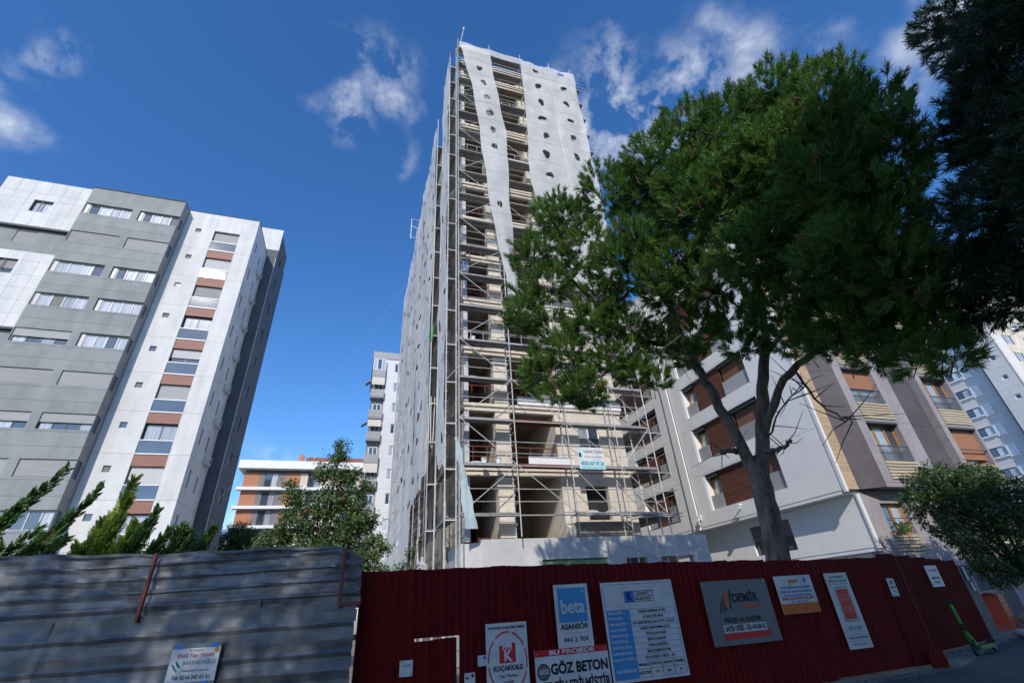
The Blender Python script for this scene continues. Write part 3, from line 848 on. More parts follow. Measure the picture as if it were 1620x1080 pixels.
# worn bits on the decks
tag(link('timber_board', MB().box(0, 2.15, 0, .06, 0, .34), M_rail_w, None, (6.95, 18.52, 7.02)), 'white board standing on the rust red scaffold deck', 'board')
def tarp():
    b = MB(); n = 14
    for i in range(n + 1):
        t = i / n
        z = 8.0 - 3.6 * t
        x0 = 3.62 + .42 * t; w = .16 + .34 * t
        for j in range(5):
            s_ = j / 4
            b.v.append((x0 + w * s_ + .03 * math.sin(i * 1.7 + j), 18.25 + .05 * math.sin(3 * s_ * math.pi + i * .8), z))
    for i in range(n):
        for j in range(4):
            a = i * 5 + j
            b.f.append((a, a + 5, a + 6, a + 1))
    return b.mesh('tarp', True)
tag(link('tarp_strip', tarp(), M_tarp), 'pale blue tarp strip hanging from the left scaffold corner', 'tarp')
bm = MB()
for i in range(7):
    z = 3.35 - .12 * i
    pass
def sack(at, s=1.0):
    b = MB(); n = 10
    prof = [(0, .02), (.12, .2), (.28, .26), (.45, .24), (.58, .12), (.66, .05), (.78, .09)]
    for h, r_ in prof:
        for k in range(n):
            a = 6.283 * k / n
            rr = r_ * (1 + .15 * math.sin(3 * a + h * 9))
            b.v.append((rr * math.cos(a) * s, rr * math.sin(a) * s, h * s))
    for i in range(len(prof) - 1):
        for k in range(n):
            a = i * n + k; c_ = i * n + (k + 1) % n
            b.f.append((a, c_, c_ + n, a + n))
    b.tube([(0, 0, .75 * s), (0, 0, .75 * s + 5.5)], .012, 5)
    return link('hanging_bag', b.mesh('hanging_bag', True), M_net, None, at)
tag(sack((2.85, 21.2, 3.0), 1.0), 'white bag hanging on a rope at the foot of the net', 'bag')
def rope_loop():
    b = MB()
    for dx in (0, .05, .1):
        b.tube([(0, dx, 2.6), (.02, dx + .05, 1.2), (.06, dx + .12, .15), (.13, dx + .2, 0), (.18, dx + .25, .3), (.2, dx + .2, 1.5), (.2, dx + .1, 2.6)], .014, 5)
    return b
tag(link('rope_coil', rope_loop(), M_rail_w, None, (3.06, 21.45, 8.6)), 'looped rope hanging in the gap between the nets', 'rope')
tag(link('net_scrap', MB().prism([(0, 0), (.10, .02), (.06, .05), (.0, .04)], 0, .45).prism([(.03, 0), (.12, .02), (.09, .05), (.04, .04)], .4, 1.0), M_greencloth, None, (2.93, 21.42, 14.5)), 'scrap of bright green net tied to the left scaffold', 'net')

# ------------------------------------------------------------------ debris nets
M_seam = mat('net_seam_rope', (.56, .54, .51), (.68, .66, .62), .9)
def net(name, label, fn, nu, nt, holes, m, group=None, off=Vector((0, -.02, 0))):
    """sheet over cells nu x nt; a holed cell is a ring round an oval vent"""
    V, F = [], []; idx = {}
    def vid(u, t):
        key = (round(u, 4), round(t, 4))
        if key not in idx:
            idx[key] = len(V); V.append(fn(u, t))
        return idx[key]
    S = 5
    for i in range(nu):
        for j in range(nt):
            if (i, j) in holes:
                ru, rt, cu, ct = holes[(i, j)]
                bd = [(i + k / S, j) for k in range(S)] + [(i + 1, j + k / S) for k in range(S)] + [(i + 1 - k / S, j + 1) for k in range(S)] + [(i, j + 1 - k / S) for k in range(S)]
                N = len(bd)
                inner = []
                for k, (u, t) in enumerate(bd):
                    a = math.atan2(t - (j + .5), u - (i + .5))
                    wob = 1 + .14 * math.sin(a * 2 + i * 1.3 + j * 2.1) + .10 * math.sin(a * 3 + j * 1.7 + i) - .22 * max(0, math.sin(a + .4 * math.sin(j * 2.9)))
                    inner.append(vid(i + cu + ru * wob * math.cos(a), j + ct + rt * wob * math.sin(a)))
                out = [vid(u, t) for u, t in bd]
                for k in range(N):
                    F.append((out[k], out[(k + 1) % N], inner[(k + 1) % N], inner[k]))
                # the cut flap of the vent hangs in over its lower edge
                lo = [k for k in range(N) if V[inner[k]][2] <= sorted(V[q][2] for q in inner)[N // 2]]
                if (i * 7 + j * 3) % 3 == 0:
                    cen = vid(i + cu + .003, j + ct + rt * .25 + .002)
                    for k in range(N):
                        if k in lo and (k + 1) % N in lo:
                            F.append((inner[k], inner[(k + 1) % N], cen))
            else:
                for a in range(S):
                    for b in range(S):
                        F.append((vid(i + a / S, j + b / S), vid(i + (a + 1) / S, j + b / S), vid(i + (a + 1) / S, j + (b + 1) / S), vid(i + a / S, j + (b + 1) / S)))
    b = MB(); b.v, b.f = V, F
    o = link(name, b.mesh(name, True), m)
    tag(o, label, 'net', group)
    if nt > 8:
        for t in [q for q in np.arange(.9, nt, 1.0)]:
            pts = [Vector(fn(nu * q / 12, t + .012 * math.sin(q * 2.1 + t))) + off for q in range(13)]
            link('seam', MB().tube(pts, .006, 4), M_seam, o)
    return o
def lerp_tab(tab, z):
    for (z0, a0), (z1, a1) in zip(tab, tab[1:]):
        if z0 >= z >= z1:
            return a0 + (a1 - a0) * (z0 - z) / (z0 - z1)
    return tab[-1][1] if z < tab[-1][0] else tab[0][1]
# wide net on the front, two sheets
zt0, zb0 = 39.45, 17.0
def fn_right(x0f, x1f, ph, yoff=0):
    def fn(u, t):
        z = zt0 - (zt0 - zb0) * t / 11
        x0, x1 = x0f(z), x1f(z)
        x = x0 + (x1 - x0) * u / 3
        y = 18.30 + yoff - .05 * math.sin(t * math.pi) ** 2 - .035 * math.sin(u * 2.3 + t * .9 + ph) + .02 * math.sin(u * 5 + t * 2.2) + .016 * math.sin(u * 14 + t * 1.3 + ph) + .012 * math.sin(u * 4 - t * 11)
        zz = z - .10 * math.sin(math.pi * u / 3) * (t < .01)
        return (x, y, zz)
    return fn
lx = [(39.5, 8.9), (30, 8.72), (25.6, 8.5), (23, 8.75), (20.8, 9.05), (17, 9.25)]
hol = {}
for j, xx in enumerate((.52, .5, .5, .45, .45, .45, .5, .5, .5, .45)):
    hol[(1 if j % 2 else 1, j)] = (.28 + .05 * (j % 2), .15 + .03 * (j % 3), .5 + .2 * ((j * 37) % 5 - 2) / 5, .55)
net('debris_net', 'white debris net sheet with oval vents, middle of the tower front', fn_right(lambda z: lerp_tab(lx, z), lambda z: 11.35, 0), 3, 11, hol, M_net, 'debris nets on the tower')
hol = {(1, j): (.36, .15 + .02 * (j % 3), .4 + .05 * (j % 2), .32) for j in range(11)}
net('debris_net', 'white debris net sheet with oval vents, right edge of the tower front', fn_right(lambda z: 11.15, lambda z: 13.45 + .04 * math.sin(z), 1.7, -.06), 3, 11, hol, M_net, 'debris nets on the tower')
# loose strip twisting down the middle
lE = [(38.95, 4.0), (36.5, 4.35), (34.5, 4.78), (29.6, 5.2), (26, 5.45), (22, 5.72), (17, 6.38), (14.5, 6.42)]
rE = [(38.95, 6.3), (34.5, 6.62), (29.6, 7.1), (26, 7.05), (22.3, 6.92), (17, 7.06), (14.5, 6.78)]
def fn_strip(u, t):
    z = 38.95 - 24.5 * t / 14
    a, b = lerp_tab(lE, z), lerp_tab(rE, z)
    s_ = u / 3
    w = b - a
    y = 18.22 - .10 * math.sin(s_ * math.pi) * min(1, 1.4 / w) - .04 * math.sin(t * 1.7 + u) - .12 * max(0, (24 - z) / 10) * math.sin(s_ * math.pi * 2 + z * .6)
    return (a + w * s_ + .03 * math.sin(t * 2.6), y, z)
hol = {(1, j): (.34, .2, .5, .5) for j in (1, 2, 3, 4, 5, 6, 9)}
hol[(1, 4)] = (.48, .24, .5, .5)
net('debris_net', 'loose white net strip twisting down the open middle of the tower front', fn_strip, 3, 14, hol, M_net, 'debris nets on the tower')
# folded top band
def fn_band(u, t):
    x = 3.95 + 5.1 * u / 8
    return (x, 18.26 - .03 * math.sin(u * 1.9) + .06 * t, 39.45 - .55 * t / 2 + .03 * math.sin(u * 2.3))
net('net_band', 'folded white net band along the top edge of the tower front', fn_band, 8, 2, {}, M_net)
# flank strip
def fn_flank(u, t):
    zt, zb = 37.6, 6.7 + .7 * u + .25 * math.sin(u * 5)
    z = zt + (zb - zt) * t / 15
    y = 18.93 + 2.35 * u / 2
    return (3.30 - .05 * math.sin(u * 1.6 + z * .7) - .02 * math.sin(z * 2.1), y, z)
hol = {(u, j): (.16, .2, .5, .5) for u in (0, 1) for j in range(2, 15) if (u + j) % 2 == 0}
net('debris_net', 'narrow grey-white net strip on the left flank near the corner', fn_flank, 2, 15, hol, M_netside, 'debris nets on the tower', Vector((-.02, 0, 0)))
# the big net of the left wing: four sheets
for s_ in range(4):
    y0, y1 = 21.55 + 6.0 * s_, 21.55 + 6.0 * (s_ + 1) + .15
    zb = [7.0, 4.2, 2.6, 1.2][s_]
    def fn_wing(u, t, y0=y0, y1=y1, zb=zb, s_=s_):
        b = zb if u > .8 or s_ else 7.4
        z = 33.1 + (b - 33.1) * t / 14
        y = y0 + (y1 - y0) * u / 4
        return (2.92 - .015 * math.sin(u * 11 + s_) - .012 * math.sin(t * 9 + u * 3) - .04 * math.sin(math.pi * u) ** 2 - .04 * math.sin(u * 1.9 + t * .8 + s_) - .015 * (s_ % 2), y, z + .08 * math.sin(u * 2.1) * (t < .01))
    hol = {(u, j): (.17, .17, .5 + .15 * math.sin(u * 3 + j), .5 + .15 * math.cos(u * 5 + j * 2)) for u in range(4) for j in range(14) if random.random() < .75}
    nm = ['first grey-white net sheet of the left wing, nearest the tower corner', 'second net sheet of the left wing, counted from the tower corner', 'third net sheet of the left wing, counted from the tower corner', 'farthest net sheet of the left wing, above the leafy tree'][s_]
    net('debris_net', nm, fn_wing, 4, 14, hol, M_netside, 'debris nets on the tower', Vector((-.02, 0, 0)))

# buckets and sacks left on the decks
def bucket_mesh():
    b = MB(); b.tube([(0, 0, 0), (0, 0, .26)], [.10, .13], 10); b.tube([(0, 0, .26), (0, 0, .275)], .137, 10)
    return b.mesh('bucket')
for (x, y, z), lab in (((5.0, 18.75, 7.02), 'left one of two white buckets by the middle scaffold pole'), ((5.62, 18.7, 7.02), 'right one of two white buckets by the middle scaffold pole'), ((4.6, 18.7, 13.02), 'white bucket on a high deck near the left scaffold corner')):
    tag(link('bucket', cached('bucket', bucket_mesh), M_rail_w, None, (x, y, z)), lab, 'bucket', 'buckets on the scaffold decks')
def pad_mesh():
    b = MB(); n = 8
    for i in range(n + 1):
        for j in range(5):
            x, y = .7 * i / n, .35 * j / 4
            b.v.append((x, y, .02 + .13 * math.sin(math.pi * i / n) ** .5 * math.sin(math.pi * j / 4) ** .5))
    for i in range(n):
        for j in range(4):
            a = i * 5 + j; b.f.append((a, a + 5, a + 6, a + 1))
    b.box(0, .7, 0, .35, 0, .02)
    return b.mesh('cement_sack')
for (x, y, z), lab in (((4.3, 18.6, 7.02), 'grey cement sack on the second lowest deck at the left corner'), ((4.2, 18.6, 11.02), 'grey cement sack on the fourth lowest deck at the left corner'), ((9.4, 18.6, 5.02), 'left cement sack on the lowest deck below the banner'), ((10.4, 18.62, 5.02), 'right cement sack on the lowest deck below the banner'), ((10.6, 18.6, 7.02), 'cement sack just right of the contractor banner')):
    tag(link('cement_sack', cached('csack', pad_mesh), M_cement, None, (x, y, z)), lab, 'sack', 'sacks on the scaffold decks')

# ------------------------------------------------------------------ right apartment block (white flank, stone front)
B = thing('apartment_block', 'apartment block with white flank, brown timber slats and mauve stone front', 'building', (25, 22, 0))
XB = 19.8
P_ = 2.82
ZB = [5.2 + P_ * k for k in range(6)]
BT = 5.2 + P_ * 6
link('core', MB().box(XB + .62, 30.3, 15.5, 31.2, 5.2, BT - .05).box(21.3, 30.2, 15.6, 31.1, 0, 5.19), M_joint, B)
for k, z in enumerate(ZB):
    h = P_ - G
    y0 = 31.4
    # flank: module behind the downpipe strip, strip, module in front
    panel(B, 'flank_panel', M_bwhite, (XB, y0, z + .85 * (k == 0) * 0), R(-90), 6.3, h, ((1.4, 5.2, .62, 2.95 if False else 2.72),), .55)
    panel(B, 'flank_panel', M_bwhite, (XB, 24.36, z), R(-90), 9.5, h, ((1.2, 6.82, .72, 2.72),), .55)
    # module in front: side recess, slatted screen, wide window
    def bay(ya, yb, kind):
        w = ya - yb
        if kind == 'slat':
            sp = link('slat_screen', cached(('scr', round(w, 2)), lambda: MB().box(0, w, .03, .06, 0, 2.0).mesh('slat_screen')), M_louver, B, (XB + .18, ya, z + .72), R(-90))
            for q in range(16):
                link('slat', cached(('slat', round(w, 2)), lambda: MB().box(0, w, 0, .028, 0, .098).mesh('slat')), M_louver, sp, (0, 0, .012 + .124 * q))
        elif kind == 'recess':
            slab(B, 'inner_jamb', M_bwhite, XB + .02, XB + .5, ya - .1, ya - .002, z + .722, z + 2.718)
            window(B, (XB + .42, ya - .1, z + 1.45), R(-90), w - .1, 1.0, 1, M_oak, [M_glassc], fw=.13)
            slab(B, 'balustrade_panel', M_shutter, XB + .12, XB + .15, yb, ya - .1, z + .722, z + 1.5)
            slab(B, 'blind_box', M_frame, XB + .08, XB + .3, yb, ya - .1, z + 2.5, z + 2.716)
        else:
            window(B, (XB + .42, ya, z + .722), R(-90), w, 1.99, 2, M_oak, [M_glass, M_glassc], fw=.1)
            shutter(B, (XB + .3, ya, z + 1.6), R(-90), w, .95, M_dblind, .07)
            slab(B, 'balustrade_panel', M_shutter, XB + .12, XB + .15, yb, ya, z + .722, z + 1.62)
            slab(B, 'blind_box', M_frame, XB + .08, XB + .3, yb, ya, z + 2.52, z + 2.716)
    bay(23.16, 22.06, 'recess'); bay(22.02, 19.62, 'slat'); bay(19.58, 17.56, 'win')
    bay(30.0, 29.0, 'recess'); bay(28.95, 27.3, 'slat'); bay(27.26, 26.22, 'win')
slab(B, 'downpipe_strip', M_bwhite, XB - .12, XB + .3, 24.40, 25.05, 5.05, BT)
slab(B, 'strip_edge', M_frame, XB - .03, XB + .3, 24.365, 24.395, 5.05, BT)
slab(B, 'overhang_soffit', M_bwhite, XB + .02, XB + 1.2, 14.95, 31.4, 5.05, 5.19)
slab(B, 'corner_trim', M_rail_w, XB - .03, XB + .12, 14.72, 14.86, 5.1, BT)
for q in (20.9, 24.2):
    link('bracket_lamp', MB().tube([(XB, q, 5.6), (XB - .35, q, 5.75), (XB - .4, q - .22, 5.72)], .03, 6).box(XB - .5, XB - .3, q - .45, q - .2, 5.68, 5.76), M_bwhite, B)
# beige plank strip of the corner, real planks
nz_ = int((BT - 5.2) / .19)
for q in range(nz_):
    link('plank', cached('bplank', lambda: MB().box(0, .66, 0, .05, 0, .183).mesh('plank')), M_beigewood, B, (XB + .125, 14.75, 5.2 + q * .19))
slab(B, 'plank_backing', M_dstone, XB + .13, XB + .8, 14.82, 15.4, 5.2, BT)
# stone front: canted dark pier, pale bays with windows, dark recess between
def stone_courses(name, m, poly, z0, z1, step):
    z = z0
    while z < z1 - .05:
        link(name, MB().prism(poly, z, min(z + step, z1) - .012), m, B)
        z += step
stone_courses('stone_panel', M_dstone, [(20.6, 14.78), (21.6, 14.25), (21.6, 15.2), (20.6, 15.2)], 5.2, BT, P_)
stone_courses('stone_panel', M_dstone, [(25.22, 14.62), (27.38, 14.62), (27.38, 15.2), (25.22, 15.2)], 5.5, BT, P_)
stone_courses('stone_panel', M_dstone, [(30.0, 14.62), (30.3, 14.62), (30.3, 15.4), (30.0, 15.4)], 0, BT, P_)
for k in range(6):
    z = 5.4 + 2.83 * k
    hgt = 2.83 - .012
    for bi, (xa, w_, wx) in enumerate(((21.62, 3.58, 22.15), (27.4, 2.6, 27.78))):
        ww = 2.05
        panel(B, 'stone_panel', M_stone, (xa, 14.25, z), 0, w_, hgt, ((round(wx - xa, 2), round(wx - xa + ww, 2), .15, 2.9 - .08 - .012),) if False else ((round(wx - xa, 2), round(wx - xa + ww, 2), .12, hgt - .02),), .5)
        # slats below the window, then the window
        for q in range(6):
            link('slat', cached('bslat', lambda: MB().xprism([(0, 0), (2.05, 0), (2.05, .10), (0, .10)], 0, .07).mesh('slat')), M_slat, B, (wx, 14.2, z + .13 + q * .138))
        slab(B, 'slat_backing', M_dark, wx, wx + ww, 14.36, 14.4, z + .12, z + .95)
        closed = (bi == 1 and k == 0) or (bi == 0 and k == 3)
        half = (bi == 0 and k == 1)
        window(B, (wx, 14.55, z + .965), 0, ww, hgt - 1.0, 3 if not half else 2, M_oak, [M_glassc, M_glassc, M_glass], fw=.11)
        if closed: shutter(B, (wx, 14.45, z + 1.2), 0, ww, hgt - 1.24, M_blind, .06)
        if half: shutter(B, (wx, 14.45, z + 1.75), 0, ww, hgt - 1.79, M_blind, .06)
        slab(B, 'glass_balustrade', M_clear, wx + .02, wx + ww - .02, 14.27, 14.285, z + .97, z + 1.62) if not closed else None
        slab(B, 'rail', M_frame, wx, wx + ww, 14.25, 14.3, z + 1.625, z + 1.665)
        slab(B, 'blind_box', M_frame, wx, wx + ww, 14.22, 14.5, z + hgt - .1, z + hgt - .022)
slab(B, 'bay_soffit', M_stone, 21.62, 25.2, 14.26, 15.4, 5.2, 5.39)
slab(B, 'bay_soffit', M_stone, 27.4, 30.0, 14.26, 15.4, 5.2, 5.39)
slab(B, 'parapet', M_bwhite, XB + .05, 30.3, 14.8, 31.3, BT, BT + .5)
# recessed lower floors
panel(B, 'lower_flank', M_bwhite, (20.5, 31.4, 2.95), R(-90), 16.45, 2.1, ((4.6, 5.6, .2, 1.6), (9.9, 12.6, .35, 1.75)), .25)
window(B, (20.62, 26.8, 3.15), R(-90), 1.0, 1.4, 1, M_frame, [M_glass], fw=.06); shutter(B, (20.58, 26.8, 3.6), R(-90), 1.0, .95, M_brickwin)
window(B, (20.62, 21.5, 3.3), R(-90), 2.7, 1.4, 2, M_frame, [M_glass], fw=.06); shutter(B, (20.58, 21.5, 3.95), R(-90), 2.7, .75, M_brickwin)
slab(B, 'lower_soffit', M_bwhite, 20.52, 21.2, 14.95, 31.3, 2.8, 2.94)
slab(B, 'corner_trim', M_rail_w, 20.44, 20.62, 14.86, 14.945, 2.9, 5.04)
slab(B, 'ground_wall', M_bwhite, 21.0, 21.2, 15.0, 31.2, 0, 2.79)
panel(B, 'lower_front', M_stone, (20.63, 14.9, 0), 0, 4.6, 5.18, ((1.0, 2.5, 2.6, 4.65),), .5)
panel(B, 'lower_front', M_dstone, (25.24, 14.9, 0), 0, 2.14, 5.4, (), .4)
panel(B, 'lower_front', M_stone, (27.4, 14.9, 0), 0, 2.58, 5.18, ((.4, 2.4, .9, 2.2), (.4, 2.4, 2.9, 4.65)), .5)
window(B, (21.63, 15.1, 3.4), 0, 1.5, 1.25, 2, M_oak, [M_glass, M_curtain], fw=.12)
slab(B, 'rail', M_frame, 21.63, 23.13, 14.86, 14.9, 4.0, 4.04)
for q in range(6):
    link('slat', cached('cslat', lambda: MB().box(0, 1.5, 0, .07, 0, .1).mesh('slat')), M_slat, B, (21.63, 14.92, 2.6 + q * .135))
slab(B, 'slat_backing', M_dark, 21.63, 23.13, 15.05, 15.1, 2.6, 3.39)
window(B, (27.8, 15.1, .9), 0, 2.0, 1.3, 2, M_oak, [M_glass], fw=.12); shutter(B, (27.8, 15.0, 1.3), 0, 2.0, .9, M_blind)
window(B, (27.8, 15.1, 3.3), 0, 2.0, 1.3, 2, M_oak, [M_glassc], fw=.12)
for q in range(5):
    link('slat', cached('dslat', lambda: MB().box(0, 2.0, 0, .07, 0, .1).mesh('slat')), M_slat, B, (27.8, 14.92, 2.6 + q * .135))
pl = MB()
for q in range(14):
    a = random.random() * 6.28; 
    pl.tube([(22.2 + random.uniform(-.4, .5), 14.8, 3.45), (22.2 + random.uniform(-.5, .6), 14.75, 3.6 + random.random() * .3)], .03, 4)
tag(link('flower_pots', pl, M_leaf), 'small potted plants on the lower balcony ledge of the stone front', 'plants')

# ------------------------------------------------------------------ fences
SF = thing('silver_fence', 'bent silver corrugated metal fence at the left, in two courses', 'fence', (-2.5, 9.35, 0))
P0, P1 = Vector((.17, 8.5, 0)), Vector((-6.4, 10.67, 0))
SD = (P1 - P0).normalized(); SN = Vector((SD.y, -SD.x, 0))
if SN.y > 0: SN = -SN
SL = (P1 - P0).length
def rib(z, pitch=.2, d=.034):
    """trapezoid profile of a sheet laid on its side"""
    q = (z % pitch) / pitch
    if q < .12: return d * q / .12
    if q < .28: return d
    if q < .40: return d * (1 - (q - .28) / .12)
    return 0.0
def silver_sheet(s0, s1, z0f, z1f, off, dent, seed):
    r_ = np.random.default_rng(seed)
    ns = int((s1 - s0) / .07) + 2
    zl = []
    z = 0.0
    while z < 1.06:
        for q in (0, .12, .28, .40, .7):
            zl.append(z + q * .2)
        z += .2
    zl = [q for q in zl if q < 1.0] + [1.0]
    ph = r_.random(6) * 6.28
    V, F = [], []
    for i in range(ns):
        s = s0 + (s1 - s0) * i / (ns - 1)
        z0, z1 = z0f(s), z1f(s)
        for q in zl:
            z = z0 + (z1 - z0) * q
            d = off + rib(q * (z1 - z0) + .03) + dent * (.035 * math.sin(s * 1.7 + ph[0] + q * 2) + .02 * math.sin(s * 4.1 + ph[1] - q * 5) + .012 * math.sin(s * 9.3 + ph[2] + q * 9) + .006 * math.sin(s * 21 + ph[3]) * math.sin(q * 17 + ph[4])) * (.4 + .6 * q)
            p = P0 + SD * s + SN * d
            V.append((p.x, p.y, z))
    k = len(zl)
    for i in range(ns - 1):
        for j in range(k - 1):
            a = i * k + j
            F.append((a, a + 1, a + k + 1, a + k))
    b = MB(); b.v, b.f = V, F
    return b
def topf(s):
    t = 2.48 + .17 * s / .4 if s < .4 else 2.636 + .036 * s
    return t + .012 * math.sin(s * 5.3) + .02 * math.sin(s * 1.3)
for i, (a, b_) in enumerate(((0, 2.2), (2.17, 4.6), (4.57, SL))):
    link('lower_sheet', silver_sheet(a, b_, lambda s: 0.02, lambda s: 1.88 - .0 * s + .006 * math.sin(s * 6), .05 + .012 * i, .5, 40 + i), M_galv, SF)
for i, (a, b_) in enumerate(((-.02, 1.55), (1.5, 3.6), (3.55, SL))):
    link('upper_sheet', silver_sheet(a, b_, lambda s: 1.80, topf, -.03 + .012 * i, 1.25, 50 + i), M_galv, SF)
cp = MB()
pts_c = []
for i in range(60):
    s = SL * i / 59
    p = P0 + SD * s + SN * (.0 + .035 * math.sin(s * 1.7))
    pts_c.append((p.x, p.y, topf(s) + .0))
cp.tube(pts_c, .028, 6)
link('rolled_edge', cp, M_galv, SF)
for s in (.24, 3.28, 6.0):
    p = P0 + SD * s + SN * .12
    link('post', MB().box(-.022, .022, -.02, .02, 1.80 if s < 5 else 0, topf(s) + .03), M_redpost, SF, (p.x, p.y, 0), math.atan2(SD.y, SD.x))
p = P0 + SD * .12 + SN * .13
link('cross_bar', MB().box(-.22, .12, -.02, .02, 1.83, 1.88), M_redpost, SF, (p.x, p.y, 0), math.atan2(SD.y, SD.x))

def red_sheet(w, z0, ztop, seed, pitch=.125, d=.022):
    r_ = np.random.default_rng(seed)
    xs = []
    x = 0
    while x < w - .001:
        for q, dd in ((0, 0), (.55, 0), (.67, -d), (.88, -d)):
            if x + q * pitch < w: xs.append((x + q * pitch, dd))
        x += pitch
    xs.append((w, 0))
    V, F = [], []
    ph = r_.random() * 6.28
    for x, dd in xs:
        zt = ztop + .008 * math.sin(x * 7 + ph) + float(r_.normal(0, .003))
        for t in (0, .5, 1):
            V.append((x, dd + .012 * math.sin(x * 3 + ph + t * 2), z0 + (zt - z0) * t))
    for i in range(len(xs) - 1):
        for j in range(2):
            a = i * 3 + j
            F.append((a, a + 3, a + 4, a + 1))
    b = MB(); b.v, b.f = V, F
    return b
RF = thing('red_fence', 'long dark red corrugated site fence carrying most of the signs', 'fence', (6, 8.8, 0))
edges = [1.83, 2.75, 3.8, 4.7, 5.6, 6.55, 7.5, 8.45, 9.45, 10.9, 11.7, 12.46]
tops = [2.31, 2.3, 2.29, 2.27, 2.26, 2.24, 2.23, 2.2, 2.18, 2.17, 2.18]
link('sheet', red_sheet(.9, .02, 2.31, 60), M_redfence, RF, (.2, 8.8, 0))
link('sheet', red_sheet(.765, 1.315, 2.31, 61), M_redfence, RF, (1.09, 8.804, 0))
link('hatch', red_sheet(.70, .02, 1.285, 62), M_redfence, RF, (1.09, 8.802, 0))
for i in range(len(edges) - 1):
    z0 = .02 if i < 8 else .06
    link('sheet', red_sheet(edges[i + 1] - edges[i] + .06, z0, tops[i], 70 + i), M_redfence, RF, (edges[i], 8.8 + .004 * (i % 2), 0))
for q in (.3, 3.1, 6.2, 9.3, 12.3):
    link('rear_post', MB().box(q - .03, q + .03, 8.84, 8.9, 0, 2.15), M_redpost, RF)
for zz in (.5, 1.9):
    link('rear_rail', MB().box(.2, 12.4, 8.845, 8.885, zz, zz + .04), M_redpost, RF)
fx = MB()
for q in np.arange(.3, 12.4, .25):
    for zz in (.45, 1.1, 1.92):
        if random.random() < .85:
            fx.tube([(q + random.gauss(0, .01), 8.786, zz + random.gauss(0, .02)), (q, 8.774, zz)], .012, 5)
fxo = link('screws', fx, M_redpost, RF); fxo['kind'] = 'stuff'
link('torn_sheet', red_sheet(.5, .0, .32, 99), M_redfence, RF, (12.0, 8.68, 0))
RG = thing('red_fence', 'set-back dark red corrugated fence behind the green scooter', 'fence', (16, 10.5, 0))
a2, b2 = Vector((13.55, 10.05, 0)), Vector((18.2, 11.1, 0))
ang = math.atan2(b2.y - a2.y, b2.x - a2.x)
for i in range(5):
    p = a2 + (b2 - a2) * (i / 5)
    link('sheet', red_sheet(.97, .03, 2.33 - .05 * i, 90 + i, .12, .03), M_redfence, RG, (p.x, p.y, 0), ang)
link('rear_rail', MB().box(0, 4.7, .05, .09, 1.6, 1.64), M_redpost, RG, (a2.x, a2.y, 0), ang)
GP = thing('grey_site_panel', 'grey sheet panel ending the red fence beside the orange barrier', 'panel', (18.9, 11.45, 0), rz=R(22))
link('sheet', red_sheet(1.75, .02, 2.0, 5, .25, .015), M_gpan, GP, (-.7, 0, 0))
link('notice', MB().box(.15, .5, -.05, -.035, 1.55, 1.95), M_white, GP)
link('notice', MB().box(.3, .68, -.05, -.035, 1.25, 1.5), M_white, GP)

# ------------------------------------------------------------------ signs
def text_mesh(s, size, bold=0.0, sx=1.0, align='CENTER'):
    cu = bpy.data.curves.new('lettering', 'FONT')
    cu.body = s; cu.size = size; cu.align_x = align; cu.align_y = 'CENTER'
    cu.offset = bold; cu.extrude = 0.0015; cu.resolution_u = 3
    o = bpy.data.objects.new('tmp', cu); col.objects.link(o)
    dg = bpy.context.evaluated_depsgraph_get()
    me = bpy.data.meshes.new_from_object(o.evaluated_get(dg))
    bpy.data.objects.remove(o); bpy.data.curves.remove(cu)
    me.name = 'lettering'
    if sx != 1.0:
        me.transform(Matrix.Diagonal((sx, 1, 1, 1)))
    return me
def write(parent, s, x, z, size, m, bold=0.0, width=None, align='CENTER', y=-.004):
    me = text_mesh(s, size, bold, 1.0, align)
    if width and len(me.vertices):
        xs = [v.co.x for v in me.vertices]
        w = max(xs) - min(xs)
        if w > 0: me.transform(Matrix.Diagonal((width / w, 1, 1, 1)))
    me.materials.clear()
    return link('lettering', me, m, parent, (x, y, z), rot=(R(90), 0, 0))
def plate(parent, name, m, x0, x1, z0, z1, y0=-.003, y1=0.0):
    return link(name, MB().box(x0, x1, y0, y1, z0, z1), m, parent, (0, 0, 0))
def sign(label, at, w, h, m, tilt=0.0, rz=0.0, name='sign', t=.012):
    s = thing(name, label, 'sign', at, rot=(0, tilt, rz))
    ORG[s] = Vector((0, 0, 0))
    link('board', MB().box(0, w, 0, t, 0, h), m, s)
    q = min(.05, w * .08)
    for a_, b_ in ((q, q), (w - q, q), (q, h - q), (w - q, h - q)):
        link('screw', cached('screw', lambda: MB().tube([(0, 0, 0), (0, -.005, 0)], .011, 8).mesh('screw')), M_steel, s, (a_, 0, b_))
    return s
YS_ = 8.72
# blue and white lift company sign
s = sign('white sign with bright blue square and white lettering above the concrete sign', (3.54, YS_, 1.0), .67, .96, M_white)
plate(s, 'blue_square', M_inkcyan, .06, .61, .37, .90)
write(s, 'beta', .335, .60, .30, M_white, .006, .46, y=-.006)
write(s, 'ASANSÖR', .335, .30, .11, M_ink, .003, .54)
plate(s, 'rule', M_inkgrey, .05, .62, .205, .209)
write(s, '444 2 704', .335, .11, .105, M_ink, .0, .48)
write(s, '®', .55, .84, .06, M_white, y=-.006)
